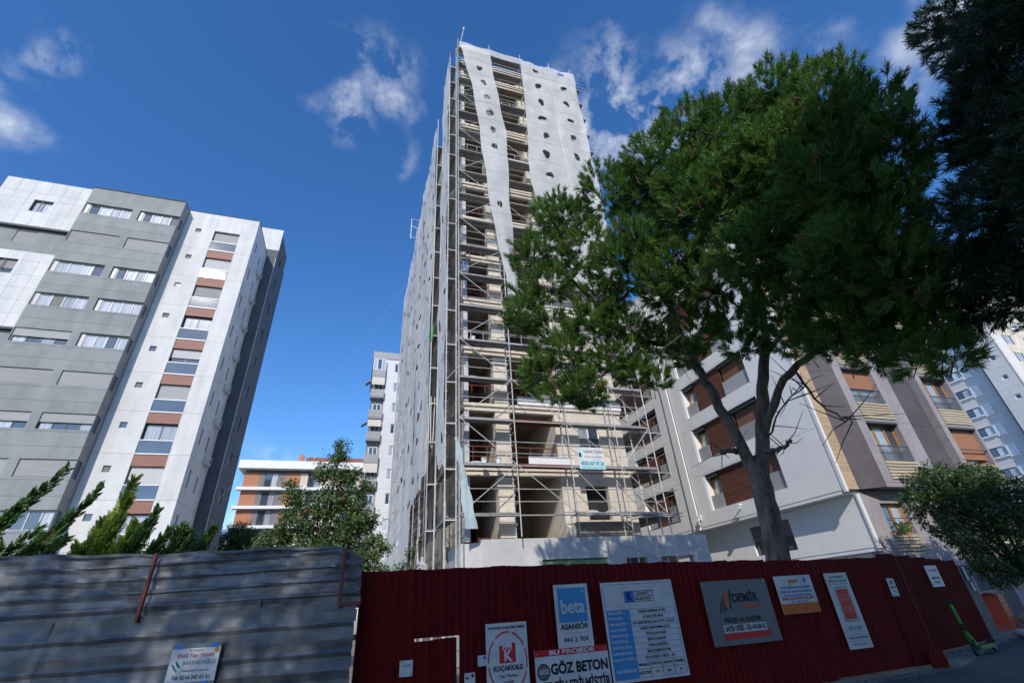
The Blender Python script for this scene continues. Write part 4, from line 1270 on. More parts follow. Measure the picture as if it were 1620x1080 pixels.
# round red emblem
s = sign('tall white sign with a red ring and red castle emblem', (2.26, YS_, .28), .72, 1.16, M_white)
write(s, 'YAPI PROJE VE MALZEME TEMİNİ', .36, 1.09, .05, M_ink, .001, .64)
ring = MB()
for k in range(48):
    a0, a1 = 6.2832 * k / 48, 6.2832 * (k + 1) / 48
    if k % 7 == 3: continue
    r0, r1 = .325, .345
    n = len(ring.v)
    for a in (a0, a1):
        for r_ in (r0, r1):
            ring.v += [(.36 + r_ * .98 * math.cos(a), -.004, .62 + r_ * 1.22 * math.sin(a))]
    ring.f.append((n, n + 1, n + 3, n + 2))
link('red_ring', ring, M_inkred, s)
plate(s, 'castle', M_inkred, .22, .50, .60, .78)
plate(s, 'castle', M_inkred, .22, .28, .782, .84); plate(s, 'castle', M_inkred, .44, .50, .782, .87)
for q in (.305, .35, .395): plate(s, 'castle', M_inkred, q, q + .025, .782, .81)
write(s, 'K', .36, .69, .2, M_white, .008, y=-.007)
write(s, 'KOÇAKKALE', .36, .53, .095, M_ink, .003, .50)
write(s, '· Yapı Market ·', .36, .43, .065, M_ink, 0, .38)
write(s, '· DEMİR ·', .36, .34, .06, M_ink, 0, .22)
write(s, 'YENİSAHRA', .36, .10, .06, M_ink, .001, .4)
# concrete sign
s = sign('white sign with red top band and heavy black lettering at the frame bottom', (3.09, YS_, .12), 1.36, .88, M_white)
plate(s, 'red_band', M_inkred, 0, 1.36, .79, .88)
write(s, 'BU PROJEDE', .68, .832, .085, M_white, .003, .84, y=-.006)
write(s, 'GÖZ BETON', .80, .60, .2, M_ink, .008, 1.06)
write(s, 'TERCİH EDİLMİŞTİR', .70, .36, .2, M_ink, .007, 1.28)
link('emblem', MB().tube([(.14, 0, .58), (.14, -.004, .58)], .115, 28), M_ink, s)
link('emblem_ring', MB().tube([(.14, -.004, .58), (.14, -.006, .58)], .095, 28), M_signgrey, s)
write(s, 'GÖZ', .14, .58, .08, M_white, .002, y=-.009)
# municipal board
s = sign('large white notice board with a blue column and ruled table', (4.48, YS_ - .01, .42), 1.54, 1.53, M_white)
for (a, b_, c_, d_) in ((.04, 1.50, 1.485, 1.492), (.04, .047, .02, 1.485), (1.493, 1.5, .02, 1.485)):
    plate(s, 'rule', M_inkblue, a, b_, c_, d_)
plate(s, 'blue_column', M_inkcyan, .05, .52, .05, 1.075)
plate(s, 'emblem_box', M_inkblue, .46, .67, 1.2, 1.36)
write(s, 'K', .565, 1.28, .16, M_ink, .006, y=-.006)
for (a, b_, c_, d_) in ((.45, 1.08, 1.36, 1.37), (.45, 1.08, 1.19, 1.2), (.67, 1.08, 1.277, 1.284), (1.07, 1.08, 1.2, 1.36)):
    plate(s, 'rule', M_ink, a, b_, c_, d_, -.005)
write(s, 'KADIKÖY', .86, 1.32, .06, M_ink, .001, .27); write(s, 'BELEDİYESİ', .86, 1.235, .06, M_ink, .001, .33)
rows = [('YAPI SAHİBİ', 'HASAN AKPINAR VE HİS.'), ('MÜTEAHHİT', 'ALTUNÇ İNŞ. MÜH.'), ('YAPI DENETİM', 'YAP DENETİM İNŞ. SAN. VE TİC. LTD. ŞTİ.'), ('ŞANTİYE ŞEFİ', 'HARİKA NUR DUMAN DE Sİ.'), ('MİMARİ PROJE', 'FEYZULLAH ÇAKIR'), ('STATİK PROJE', 'BİRGAY BOZKURT'), ('ELEKTRİK PROJE', 'YAŞAR ÇALIKOĞLU'), ('MEKANİK PROJE', 'NECATİ EMRE ÖZTÜRK'), ('RUHSAT TARİHİ / NO', '07.03.2024 / 0023 - 24')]
zr = 1.075
for i, (l_, r_) in enumerate(rows):
    plate(s, 'rule', M_inkblue, .05, 1.49, zr - .003, zr + .003, -.005)
    write(s, l_, .07, zr - .045, .052, M_white, .001, align='LEFT', y=-.005)
    write(s, r_, 1.0, zr - .045, .06, M_ink, .001, min(.9, .028 * len(r_)))
    zr -= .088
plate(s, 'rule', M_inkblue, .05, 1.49, zr - .003, zr + .003, -.005)
write(s, 'TAPU BİLGİLERİ', .07, .16, .055, M_white, .001, align='LEFT', y=-.005)
for i, (a, b_) in enumerate((('MAHALLE', 'GÖZTEPE'), ('PAFTA', '115'), ('ADA', '466'), ('PARSEL', '22'))):
    x = .64 + i * .245
    write(s, a, x, .23, .055, M_ink, .0015, .2); write(s, b_, x, .11, .055, M_ink, .001)
    plate(s, 'rule', M_ink, x + .12, x + .126, .05, .28, -.005)
plate(s, 'rule', M_ink, .52, 1.49, .167, .172, -.005); plate(s, 'rule', M_inkblue, .05, 1.49, .045, .051, -.005)
# grey builder's sign
s = sign('grey sign with a black and orange flame mark and a red underline', (6.70, YS_, .78), 1.62, 1.09, M_signgrey)
mk = MB()
for q, (h0, h1) in enumerate(((.0, .16), (.03, .22), (.01, .26), (.06, .30))):
    x = .30 + q * .055
    mk.xprism([(x, .52 + h0), (x + .02, .52 + h0), (x + .075, .54 + h1 + .04), (x + .05, .54 + h1)], -.004, 0)
mk.xprism([(.56, .58), (.59, .58), (.66, .92), (.63, .92)], -.004, 0)
link('flame_mark', mk, M_ink, s)
link('flame_mark', MB().xprism([(.47, .64), (.52, .60), (.56, .7), (.53, .93), (.47, .78)], -.006, 0), M_orange, s)
write(s, 'DEMİR', .98, .77, .20, M_ink, .008, .66)
write(s, 'İNŞAAT', 1.08, .62, .12, M_orange, .004, .42)
write(s, 'PROJE ALANIDIR', .80, .40, .12, M_ink, .002, .88)
plate(s, 'white_strip', M_white, .30, 1.32, .20, .33, -.006)
write(s, 'SATIŞ OFİSİ - 533 610 68 42', .81, .265, .12, M_ink, .004, .96, y=-.009)
plate(s, 'red_strip', M_inkred, .26, 1.40, .09, .185, -.006)
# small electrician's sign
s = sign('white sign with orange foot band and four lines of blue print', (8.56, YS_, 1.19), 1.0, .70, M_white)
plate(s, 'orange_band', M_orange, 0, 1.0, 0, .19)
write(s, 'yeni', .48, .60, .12, M_orange, .004, .26)
plate(s, 'emblem', M_inkblue, .78, .85, .56, .66)
write(s, 'BU PROJENİN ELEKTRİK İŞLERİ', .5, .475, .055, M_inkblue, .001, .8); write(s, 'TEMELDEN ANAHTAR TESLİMİNE', .5, .40, .055, M_inkblue, .001, .88); write(s, 'GÜVENLE YAPILMAKTADIR', .5, .335, .05, M_inkblue, .001, .72)
write(s, 'YENİ ELEKTRİK LTD. ŞTİ.', .5, .275, .06, M_inkred, .002, .88); write(s, '0216 302 40 70', .5, .22, .045, M_inkblue, .001, .44)
# door sign
s = sign('tall narrow pale sign with a red rounded panel', (9.97, YS_, .49), .66, 1.40, M_white)
write(s, 'BU PROJEDE', .33, 1.32, .06, M_inkteal, .001, .38); write(s, 'ÇELİK KAPILAR', .33, 1.245, .06, M_inkteal, .001, .52)
plate(s, 'rule', M_inkteal, .05, .61, 1.19, 1.197); plate(s, 'rule', M_inkteal, .05, .61, 1.175, 1.18)
def rrect(x0, x1, z0, z1, r_):
    pts = []
    for cx_, cz_, a0 in ((x1 - r_, z1 - r_, 0), (x0 + r_, z1 - r_, 90), (x0 + r_, z0 + r_, 180), (x1 - r_, z0 + r_, 270)):
        for k in range(5):
            a = R(a0 + k * 22.5); pts.append((cx_ + r_ * math.cos(a), cz_ + r_ * math.sin(a)))
    return pts[::-1]
link('dark_border', MB().xprism(rrect(.13, .55, .48, 1.13, .05), -.003, 0), M_inkteal, s)
link('pale_border', MB().xprism(rrect(.15, .53, .50, 1.11, .045), -.005, -.001), M_white, s)
link('red_panel', MB().xprism(rrect(.17, .51, .52, 1.09, .04), -.007, -.003), M_inkred, s)
write(s, 'DO', .34, .92, .17, M_inkpink, .0, .24, y=-.010); write(s, 'OR', .34, .68, .17, M_inkpink, .0, .24, y=-.010)
write(s, 'door', .34, .37, .15, M_inkteal, .0, .40)
plate(s, 'rule', M_inkteal, .05, .61, .245, .25); write(s, 'ÇELİK KAPI SİSTEMLERİ', .33, .19, .05, M_inkteal, .001, .54); plate(s, 'rule', M_inkteal, .05, .61, .13, .135); write(s, '0216 456 78 30', .33, .075, .045, M_inkteal, .001, .4)
# small notices
s = sign('narrow white notice with a dark square right of the tall red panel sign', (11.78, YS_, 1.36), .22, .36, M_white, tilt=R(2))
plate(s, 'picture', M_inkteal, .06, .16, .24, .32); write(s, 'DİKKAT', .11, .18, .04, M_ink, .001, .16); write(s, '02', .11, .1, .05, M_ink, .001)
s = sign('white notice on the set-back red fence above the scooter', (15.9, 10.50, 1.45), .78, .55, M_white, rz=ang)
write(s, 'İŞ GÜVENLİĞİ', .42, .42, .07, M_inkgrey, .001, .5); write(s, 'BARET TAK', .40, .22, .08, M_ink, .002, .5); write(s, 'GİRİLMEZ', .4, .11, .06, M_inkred, .001, .4)
s = sign('small square weathered notice left of the bright hatch gap', (.885, YS_ + .01, .84), .2, .205, M_white)
write(s, 'KAPI', .1, .14, .04, M_inkgrey, .0, .14); write(s, '- - - -', .1, .04, .05, M_ink, 0, .16)
s = sign('small blue and white sticker beside the red ring sign', (2.12, YS_ + .01, .87), .14, .145, M_white)
plate(s, 'picture', M_inkblue, .09, .14, .09, .14)
s = sign('torn white sticker at the bottom edge of the red fence', (1.9, YS_ + .01, .55), .17, .25, M_white)
plate(s, 'picture', M_ink, .02, .06, .17, .2); plate(s, 'picture', M_ink, .11, .15, .19, .23)
# surveyor's sign on the silver fence
pb = P0 + SD * 2.23 + SN * .16
rzb = math.atan2(-SD.y, -SD.x)
pS = pb - Vector((0, 0, 0))
s = sign('white sign with blue corner squares fixed to the silver fence', (pS.x - .36 * math.cos(rzb), pS.y - .36 * math.sin(rzb), .98), .70, .5, M_white, rz=rzb)
plate(s, 'dark_band', M_signgrey, 0, .70, .445, .5); plate(s, 'dark_band', M_signgrey, .3, .70, 0, .04)
for a in (.05, .56): plate(s, 'blue_square', M_inkblue, a, a + .1, .44, .497, -.006)
plate(s, 'blue_square', M_inkblue, .53, .62, 0, .045, -.006)
write(s, 'Bu Projenin', .36, .415, .032, M_inkgrey, 0, .2); write(s, 'Riskli Yapı Tespiti', .36, .355, .07, M_inkpink, .001, .52)
write(s, 'BAKKALOĞLU', .43, .265, .07, M_inkgrey, 0, .46); write(s, 'Mühendislik Danışmanlık', .4, .175, .032, M_inkgrey, 0, .38); write(s, 'Tel: 0216 342 61 61', .36, .095, .068, M_ink, .0005, .54)
lg = MB()
for q in range(3):
    o_ = q * .022
    lg.xprism([(.04 + o_, .25 - o_), (.055 + o_, .265 - o_), (.115 + o_ * .6, .20 - o_ * .6), (.10 + o_ * .6, .185 - o_ * .6)], -.004, 0)
    lg.xprism([(.085 + o_ * .5, .285 - o_ * .8), (.10 + o_ * .5, .30 - o_ * .8), (.165, .235 - o_ * .3), (.15, .22 - o_ * .3)], -.004, 0)
link('diamond_mark', lg, M_inkteal, s)
link('bolt_cap', MB().tube([(.655, 0, .41), (.655, -.012, .41)], .032, 14), M_oak, s)
# banner on the scaffold
s = sign('white and cyan contractor banner tied to the front scaffold', (9.22, 18.28, 6.80), 1.28, .98, M_white, t=.01)
plate(s, 'cyan_foot', M_palecyan, .05, 1.28, 0, .37); plate(s, 'cyan_corner', M_palecyan, .05, .22, .42, .9)
plate(s, 'photo', M_ink, .04, .15, .53, .72, -.006)
write(s, 'Uzman Cephe', .76, .80, .24, M_signgrey, .004, .94); write(s, 'Profesyonel Cephe Sistemleri', .74, .56, .1, M_inkgrey, .001, .9)
write(s, '0532 567 47 24', .66, .245, .22, M_inkteal, .008, 1.12); write(s, 'www.uzmancephe.com.tr', .66, .08, .09, M_inkteal, .001, 1.1)

# ------------------------------------------------------------------ vegetation
def rot_to(axes):
    """orthonormal frames (n,3,3) whose third column is the axis"""
    a = axes / np.linalg.norm(axes, axis=1, keepdims=True)
    ref = np.where(np.abs(a[:, 2:3]) < .9, np.array([[0, 0, 1.]]), np.array([[1., 0, 0]]))
    u = np.cross(ref, a); u /= np.linalg.norm(u, axis=1, keepdims=True)
    w = np.cross(a, u)
    return np.stack([u, w, a], axis=2)

def tufts(C, AX, nn, L, wid, spread, seed, stem=.25):
    """bottle-brush tufts of needles: C centres, AX axes; thin quads"""
    r = np.random.default_rng(seed)
    n = len(C)
    Fm = rot_to(AX)
    tot = n * nn
    ti = np.repeat(np.arange(n), nn)
    th = r.random(tot) * 6.2832
    ph = np.abs(r.normal(0, 1, tot)) * spread + .12
    ph = np.clip(ph, .05, 1.45)
    ln = L * r.uniform(.6, 1.1, tot)
    loc = np.stack([np.sin(ph) * np.cos(th), np.sin(ph) * np.sin(th), np.cos(ph)], 1)
    d = np.einsum('nij,nj->ni', Fm[ti], loc)
    d[:, 2] -= .10
    d /= np.linalg.norm(d, axis=1, keepdims=True)
    base = C[ti] + Fm[ti][:, :, 2] * (r.random(tot) * stem - stem * .6)[:, None]
    tip = base + d * ln[:, None]
    side = np.cross(d, r.normal(0, 1, (tot, 3)))
    side /= np.linalg.norm(side, axis=1, keepdims=True) + 1e-9
    side *= wid
    mid = base + d * (ln * .55)[:, None]
    V = np.empty((tot * 4, 3))
    V[0::4] = base; V[1::4] = mid + side; V[2::4] = tip; V[3::4] = mid - side
    F = np.arange(tot * 4).reshape(-1, 4)
    return V, F

def leaf_quads(C, N, size, seed, asp=.5):
    r = np.random.default_rng(seed)
    n = len(C)
    N = N / (np.linalg.norm(N, axis=1, keepdims=True) + 1e-9)
    t = np.cross(N, r.normal(0, 1, (n, 3))); t /= np.linalg.norm(t, axis=1, keepdims=True) + 1e-9
    b = np.cross(N, t)
    s = (size * r.uniform(.6, 1.25, n))[:, None]
    V = np.empty((n * 4, 3))
    V[0::4] = C - t * s; V[1::4] = C + b * s * asp - t * s * .1; V[2::4] = C + t * s + N * s * .25; V[3::4] = C - b * s * asp - t * s * .1
    return V, np.arange(n * 4).reshape(-1, 4)

def lobe_points(lobes, dens, seed, shell=.62):
    """tuft sites through lobes: denser toward the outside of each lobe"""
    r = np.random.default_rng(seed)
    P, A = [], []
    for (x, y, z, rad) in lobes:
        n = int(dens * rad ** 2)
        d = r.normal(0, 1, (n, 3)); d /= np.linalg.norm(d, axis=1, keepdims=True)
        rr = rad * (shell + (1 - shell) * r.random(n) ** .6) * r.uniform(.75, 1.1, n)
        p = np.array([x, y, z]) + d * rr[:, None] * np.array([1, 1, .82])
        P.append(p); A.append(d)
    return np.concatenate(P), np.concatenate(A)

def crown_obj(parts, name, parent, mats, at=None):
    """parts = [(V,F),...]; joined, one material slot each"""
    V = np.concatenate([p[0] for p in parts])
    F, mi, o = [], [], 0
    for i, (v, f) in enumerate(parts):
        F.append(f + o); mi.append(np.full(len(f), i)); o += len(v)
    if parent in ORG: V = V - np.array(ORG[parent])
    me = fmesh(name, V, np.concatenate(F))
    for m in mats: me.materials.append(m)
    me.polygons.foreach_set('material_index', np.concatenate(mi).astype(np.int32)); me.update()
    ob = bpy.data.objects.new(name, me); col.objects.link(ob); ob.parent = parent
    return ob

def wob(pts, amp, seed, sub=4):
    """polyline -> smoother wobbly polyline"""
    r = random.Random(seed)
    pts = [Vector(p) for p in pts]
    out = []
    for i in range(len(pts) - 1):
        p0, p1, p2, p3 = pts[max(i - 1, 0)], pts[i], pts[i + 1], pts[min(i + 2, len(pts) - 1)]
        for k in range(sub):
            t = k / sub
            q = .5 * ((2 * p1) + (p2 - p0) * t + (2 * p0 - 5 * p1 + 4 * p2 - p3) * t * t + (3 * p1 - p0 - 3 * p2 + p3) * t ** 3)
            if 0 < i + t: q = q + Vector((r.gauss(0, amp), r.gauss(0, amp), r.gauss(0, amp)))
            out.append(q)
    out.append(pts[-1])
    return out
def limb(mb, pts, r0, r1, amp, seed, n=7, sub=4, knob=0.0):
    q = wob(pts, amp, seed, sub)
    k = len(q)
    rr = random.Random(seed + 5)
    mb.tube(q, [(r0 + (r1 - r0) * (i / (k - 1))) * (1 + rr.uniform(-knob, knob)) for i in range(k)], n)
    return q

# --- the big stone pine behind the red fence
def toward(p, f):
    return [p[0] * f, p[1] * f, 1.6 + (p[2] - 1.6) * f]
PT = thing('pine_tree', 'big spreading pine with forked trunk behind the red fence', 'tree', (9.4, 9.4, 0))
br = {'trunk': [[9.85, 10.0, -.1], [9.9, 9.95, 1.2], [9.97, 9.8, 2.4], [9.99, 9.66, 3.4], [9.96, 9.56, 4.6]],
 'left': [[9.97, 9.6, 4.0], [9.59, 9.64, 5.87], [9.31, 9.77, 7.29], [8.93, 9.72, 8.75], [8.64, 9.45, 10.46], [8.54, 8.9, 12.4]],
 'mid': [[9.98, 9.55, 4.1], [10.42, 9.19, 5.93], [10.75, 8.75, 7.47], [10.95, 8.4, 8.84], [10.9, 8.0, 10.9], [10.7, 7.6, 12.6]],
 'right': [[10.28, 9.35, 5.2], [10.7, 8.4, 6.55], [11.0, 7.3, 6.98], [11.2, 6.3, 7.1], [11.2, 5.4, 7.6]]}
br = {k_: [toward(q, .95) for q in v_] for k_, v_ in br.items()}
br['trunk'][0][2] = -.1
tk = MB()
limb(tk, br['trunk'], .30, .235, .008, 1, 14, 5, .05)
limb(tk, br['left'], .165, .05, .02, 2, 10, 5, .06)
limb(tk, br['mid'], .185, .05, .02, 3, 10, 5, .06)
limb(tk, br['right'], .115, .045, .02, 4, 9, 5, .06)
me = tk.mesh('trunk', True)
link('trunk', me, M_bark, PT)
bl = [([[9.2, 9.74, 7.86], [7.99, 9.75, 8.1], [6.98, 9.76, 8.31], [5.97, 9.71, 9.52], [4.85, 9.88, 10.88], [4.5, 9.93, 11.6]], .09, .03),
      ([[8.78, 9.72, 9.3], [7.32, 10.13, 7.92], [6.27, 10.0, 7.13], [5.2, 10.26, 6.96], [4.4, 10.52, 7.21]], .05, .015),
      ([[10.72, 8.04, 6.6], [10.56, 7.58, 5.46], [10.47, 7.01, 4.79]], .035, .012),
      ([[10.38, 9.24, 5.22], [10.48, 8.51, 5.84], [10.63, 7.82, 6.09]], .03, .01),
      ([[9.64, 9.74, 4.92], [9.21, 9.87, 4.98]], .07, .055), ([[10.2, 9.29, 4.85], [10.31, 8.87, 4.79], [10.5, 8.7, 4.95]], .06, .03),
      ([[11.0, 7.3, 6.95], [11.3, 6.4, 6.4], [11.6, 5.6, 6.3]], .05, .015),
      ([[10.75, 8.65, 7.47], [10.3, 6.91, 7.7], [9.98, 5.8, 8.3]], .07, .02), ([[10.9, 8.3, 8.84], [9.27, 7.61, 9.61], [8.45, 7.04, 11.05]], .07, .02),
      ([[8.93, 9.72, 8.75], [7.8, 8.9, 10.2], [7.0, 8.4, 11.8]], .07, .02), ([[10.9, 8.1, 10.5], [10.4, 6.6, 11.8], [9.9, 5.4, 12.6]], .06, .02),
      ([[9.4, 9.75, 7.0], [8.6, 9.2, 7.1], [7.9, 8.6, 7.5], [7.4, 7.9, 8.3]], .05, .015), ([[11.1, 6.9, 7.0], [10.6, 5.6, 7.3], [10.0, 4.8, 8.0]], .05, .015),
      ([[9.3, 9.77, 7.4], [9.6, 10.9, 8.4], [10.0, 12.0, 10]], .06, .02), ([[10.9, 8.3, 9.2], [12.2, 8.4, 10.4], [13.2, 8.2, 12]], .07, .02)]
for i, (p, a, b) in enumerate(bl):
    p = [toward(q, .95 - .05 * k_ / (len(p) - 1)) for k_, q in enumerate(p)]
    m_ = MB(); limb(m_, p, a, b, .025, 20 + i, 7, 5, .08)
    # side twigs
    r_ = random.Random(i)
    q = wob(p, .02, i, 5)
    for k in range(10):
        s0 = q[r_.randrange(2, len(q))]
        d = Vector((r_.gauss(0, 1), r_.gauss(0, 1), r_.gauss(.1, .7))).normalized() * r_.uniform(.35, 1.1)
        m_.tube([s0, s0 + d * .5 + Vector((0, 0, r_.uniform(-.1, .1))), s0 + d], [.014, .010, .004], 4)
    link('branch', m_.mesh('branch', True), M_bark2 if i == 0 else M_twig if i in (2, 3) else M_bark, PT)
LOB = [[4.45, 10.05, 11.1, .8], [4.05, 10.4, 8.9, .65], [5.1, 9.5, 12.4, .8], [4.5, 10.7, 7.2, .6], [5.5, 10.2, 6.75, .6], [5.85, 9.32, 11.0, .95], [5.9, 9.9, 8.6, .7],
       [6.5, 8.5, 12.8, 1.0], [6.6, 8.8, 10.0, 1.0], [7.6, 7.2, 12.9, 1.15], [7.84, 8.41, 11.6, 1.2], [8.1, 8.84, 9.6, 1.0], [8.3, 6.4, 13.3, 1.2], [8.2, 6.9, 10.6, 1.25], [9.27, 8.39, 9.7, .9],
       [8.9, 5.7, 13.0, 1.15], [8.7, 6.1, 10.7, 1.3], [9.5, 6.8, 9.3, 1.0], [9.4, 4.6, 12.9, 1.05], [9.3, 4.9, 11.0, 1.3], [9.3, 5.6, 9.2, 1.2], [9.8, 6.0, 8.1, 1.0],
       [9.75, 3.9, 12.0, 1.05], [9.5, 4.2, 10.3, 1.2], [9.6, 4.7, 8.9, 1.2], [9.9, 5.2, 7.6, 1.0], [10.0, 3.5, 10.7, .9], [10.0, 3.9, 9.2, 1.1], [10.2, 4.5, 8.0, 1.05], [10.5, 4.9, 7.0, .85], [11.0, 5.6, 6.4, .6],
       [7.2, 9.9, 7.3, .45], [10.6, 4.2, 6.7, .8], [12.2, 8.9, 13.2, 1.5], [12.9, 7.7, 12.3, 1.5], [12.8, 6.6, 10.8, 1.4], [11.9, 5.9, 12.3, 1.3], [11.0, 7.2, 13.6, 1.4], [9.3, 8.4, 12.8, 1.3],
       [4.91, 10.07, 10.03, 0.85],
       [5.53, 9.39, 12.16, 0.85],
       [6.32, 9.73, 9.31, 0.85],
       [6.97, 8.51, 10.62, 1.0],
       [6.94, 9.79, 8.54, 0.7],
       [8.0, 9.73, 8.2, 0.7],
       [7.79, 7.76, 9.22, 1.0],
       [8.96, 9.14, 8.4, 0.8],
       [9.46, 8.17, 8.28, 0.8],
       [8.41, 6.28, 8.75, 1.0],
       [9.49, 6.67, 7.68, 0.9],
       [9.96, 6.33, 6.97, 0.8],
       [9.98, 5.72, 6.58, 0.8],
       [10.24, 5.24, 6.47, 0.8],
       [9.02, 4.75, 7.56, 1.0],
       [9.66, 4.36, 6.86, 0.9],
       [7.96, 7.0, 11.64, 1.1],
       [7.03, 7.93, 12.41, 0.9],
       [8.65, 6.12, 11.88, 1.1],
       [9.06, 5.11, 11.0, 1.1],
       [9.14, 4.52, 9.23, 1.1],
       [9.37, 4.02, 8.18, 1.0],
       [9.55, 3.85, 11.41, 0.9],
       [9.32, 4.61, 12.2, 0.9],
       [9.65, 3.3, 9.52, 0.8],
       [4.9, 10.51, 6.68, 0.45],
       [10.52, 6.57, 6.4, 0.45],
       [10.44, 4.82, 5.78, 0.5]]
LOB += [[8.43, 9.1, 7.47, 0.5], [9.33, 8.17, 7.35, 0.5], [9.83, 6.89, 6.67, 0.5], [10.28, 5.79, 6.01, 0.55], [10.34, 5.26, 5.5, 0.5], [10.3, 4.66, 5.24, 0.5], [7.8, 9.89, 7.01, 0.4], [10.06, 7.59, 7.39, 0.6]]
LOB += [[5.34, 10.3, 7.8, 0.65], [4.47, 10.6, 7.66, 0.5], [6.44, 10.13, 7.71, 0.6], [7.11, 10.04, 7.22, 0.5], [5.81, 10.27, 6.54, 0.5], [4.18, 10.39, 9.67, 0.55], [4.93, 10.28, 8.58, 0.6]]
LOB = [toward(l[:3], .9) + [l[3] * .91] for l in LOB]
Pp, Aa = lobe_points(LOB, 195, 5)
ax = Aa * .75 + np.array([0, 0, .75]) + rng.normal(0, .25, Aa.shape)
dead = (rng.random(len(Pp)) < .035)
V1 = tufts(Pp[~dead], ax[~dead], 60, .195, .0082, .42, 1)
V2 = tufts(Pp[dead] * 1.0, -ax[dead], 34, .14, .006, .5, 2)
crown_obj([V1, V2], 'crown', PT, [M_needle, M_brownn])
# twigs that carry the tufts
tw = MB()
for i in range(0, len(Pp), 24):
    p = Vector(Pp[i]); a = Vector(ax[i]).normalized()
    tw.tube([p - a * .55 + Vector((random.gauss(0, .08), random.gauss(0, .08), -.05)), p - a * .2, p + a * .03], [.012, .009, .004], 3, False)
tw_o = link('twigs', tw, M_twig, PT); tw_o['kind'] = 'stuff'

# --- the pine overhanging from the right, shade painted into its needles
PR = thing('pine_tree', 'shaded overhanging pine filling the upper right corner', 'tree', (12.6, 2.2, 0))
tk = MB(); limb(tk, [[12.6, 2.2, -.1], [12.5, 2.2, 2.5], [12.2, 2.1, 5], [11.6, 2.0, 7.5], [10.8, 1.8, 10], [10.3, 1.7, 11.5]], .3, .07, .02, 60, 11, 5, .05)
link('trunk', tk.mesh('trunk', True), M_bark, PR)
for i, p in enumerate(([[12.2, 2.1, 5], [10.8, 2.6, 5.3], [9.8, 3.4, 5.6]], [[11.9, 2.0, 6.3], [10.0, 2.2, 6.6], [8.7, 2.6, 6.8]], [[11.6, 2.0, 7.5], [9.8, 1.7, 7.9], [8.3, 1.6, 8.2]], [[11.0, 1.9, 9.3], [9.6, 1.4, 9.2], [8.5, 1.2, 9.0]])):
    m_ = MB(); limb(m_, p, .07, .02, .03, 70 + i, 7, 5, .08); link('branch', m_.mesh('branch', True), M_bark, PR)
LO2 = [[8.75, 1.55, 9.3, .65], [8.6, 2.15, 8.35, .55], [8.3, 1.7, 8.2, .85], [8.3, 1.1, 8.7, .9], [8.1, .85, 8.2, .9], [8.8, 2.55, 7.5, .6], [8.3, 1.95, 7.2, .9], [7.95, 1.35, 6.9, .9], [9.05, 2.95, 6.85, .7], [8.5, 2.35, 6.3, .8],
       [8.4, 1.85, 6.1, .8], [9.5, 3.35, 6.1, .65], [9.1, 2.8, 5.75, .7], [8.9, 2.25, 5.5, .7], [9.75, 4.05, 5.75, .5], [9.9, 3.9, 5.45, .4], [9.7, 3.45, 5.45, .5], [9.45, 2.95, 5.2, .5], [7.8, .85, 6.9, .9], [8.1, 1.35, 5.8, .9],
       [7.85, .4, 7.8, .9], [7.7, .65, 6.1, 1.0], [9.5, 1.6, 9.8, 1.0], [10.2, 1.9, 11.2, 1.1], [9.6, 2.5, 8.2, 1.0], [10.4, 1.2, 9.0, 1.1], [11.2, 2.6, 9.6, 1.1], [10.0, .6, 7.6, 1.0], [11.5, 1.0, 7.8, 1.0], [12.4, 2.6, 8.6, 1.1]]
LO2 = [[x + .32, y - .38, z, r_ * .8] if z > 6.5 else [x + .05, y - .02, z, r_ * .95] for x, y, z, r_ in LO2]
Pp2, Aa2 = lobe_points(LO2, 230, 8)
ax2 = Aa2 * .9 + np.array([0, 0, .35]) + rng.normal(0, .25, Aa2.shape)
crown_obj([tufts(Pp2, ax2, 70, .17, .006, .6, 4)], 'crown', PR, [M_needle_shade])
tw = MB()
for i in range(0, len(Pp2), 14):
    p = Vector(Pp2[i]); a = Vector(ax2[i]).normalized()
    tw.tube([p - a * .5 + Vector((random.gauss(0, .08), random.gauss(0, .08), 0)), p - a * .2, p + a * .03], [.010, .007, .003], 3, False)
tw_o = link('twigs', tw, M_twig, PR); tw_o['kind'] = 'stuff'

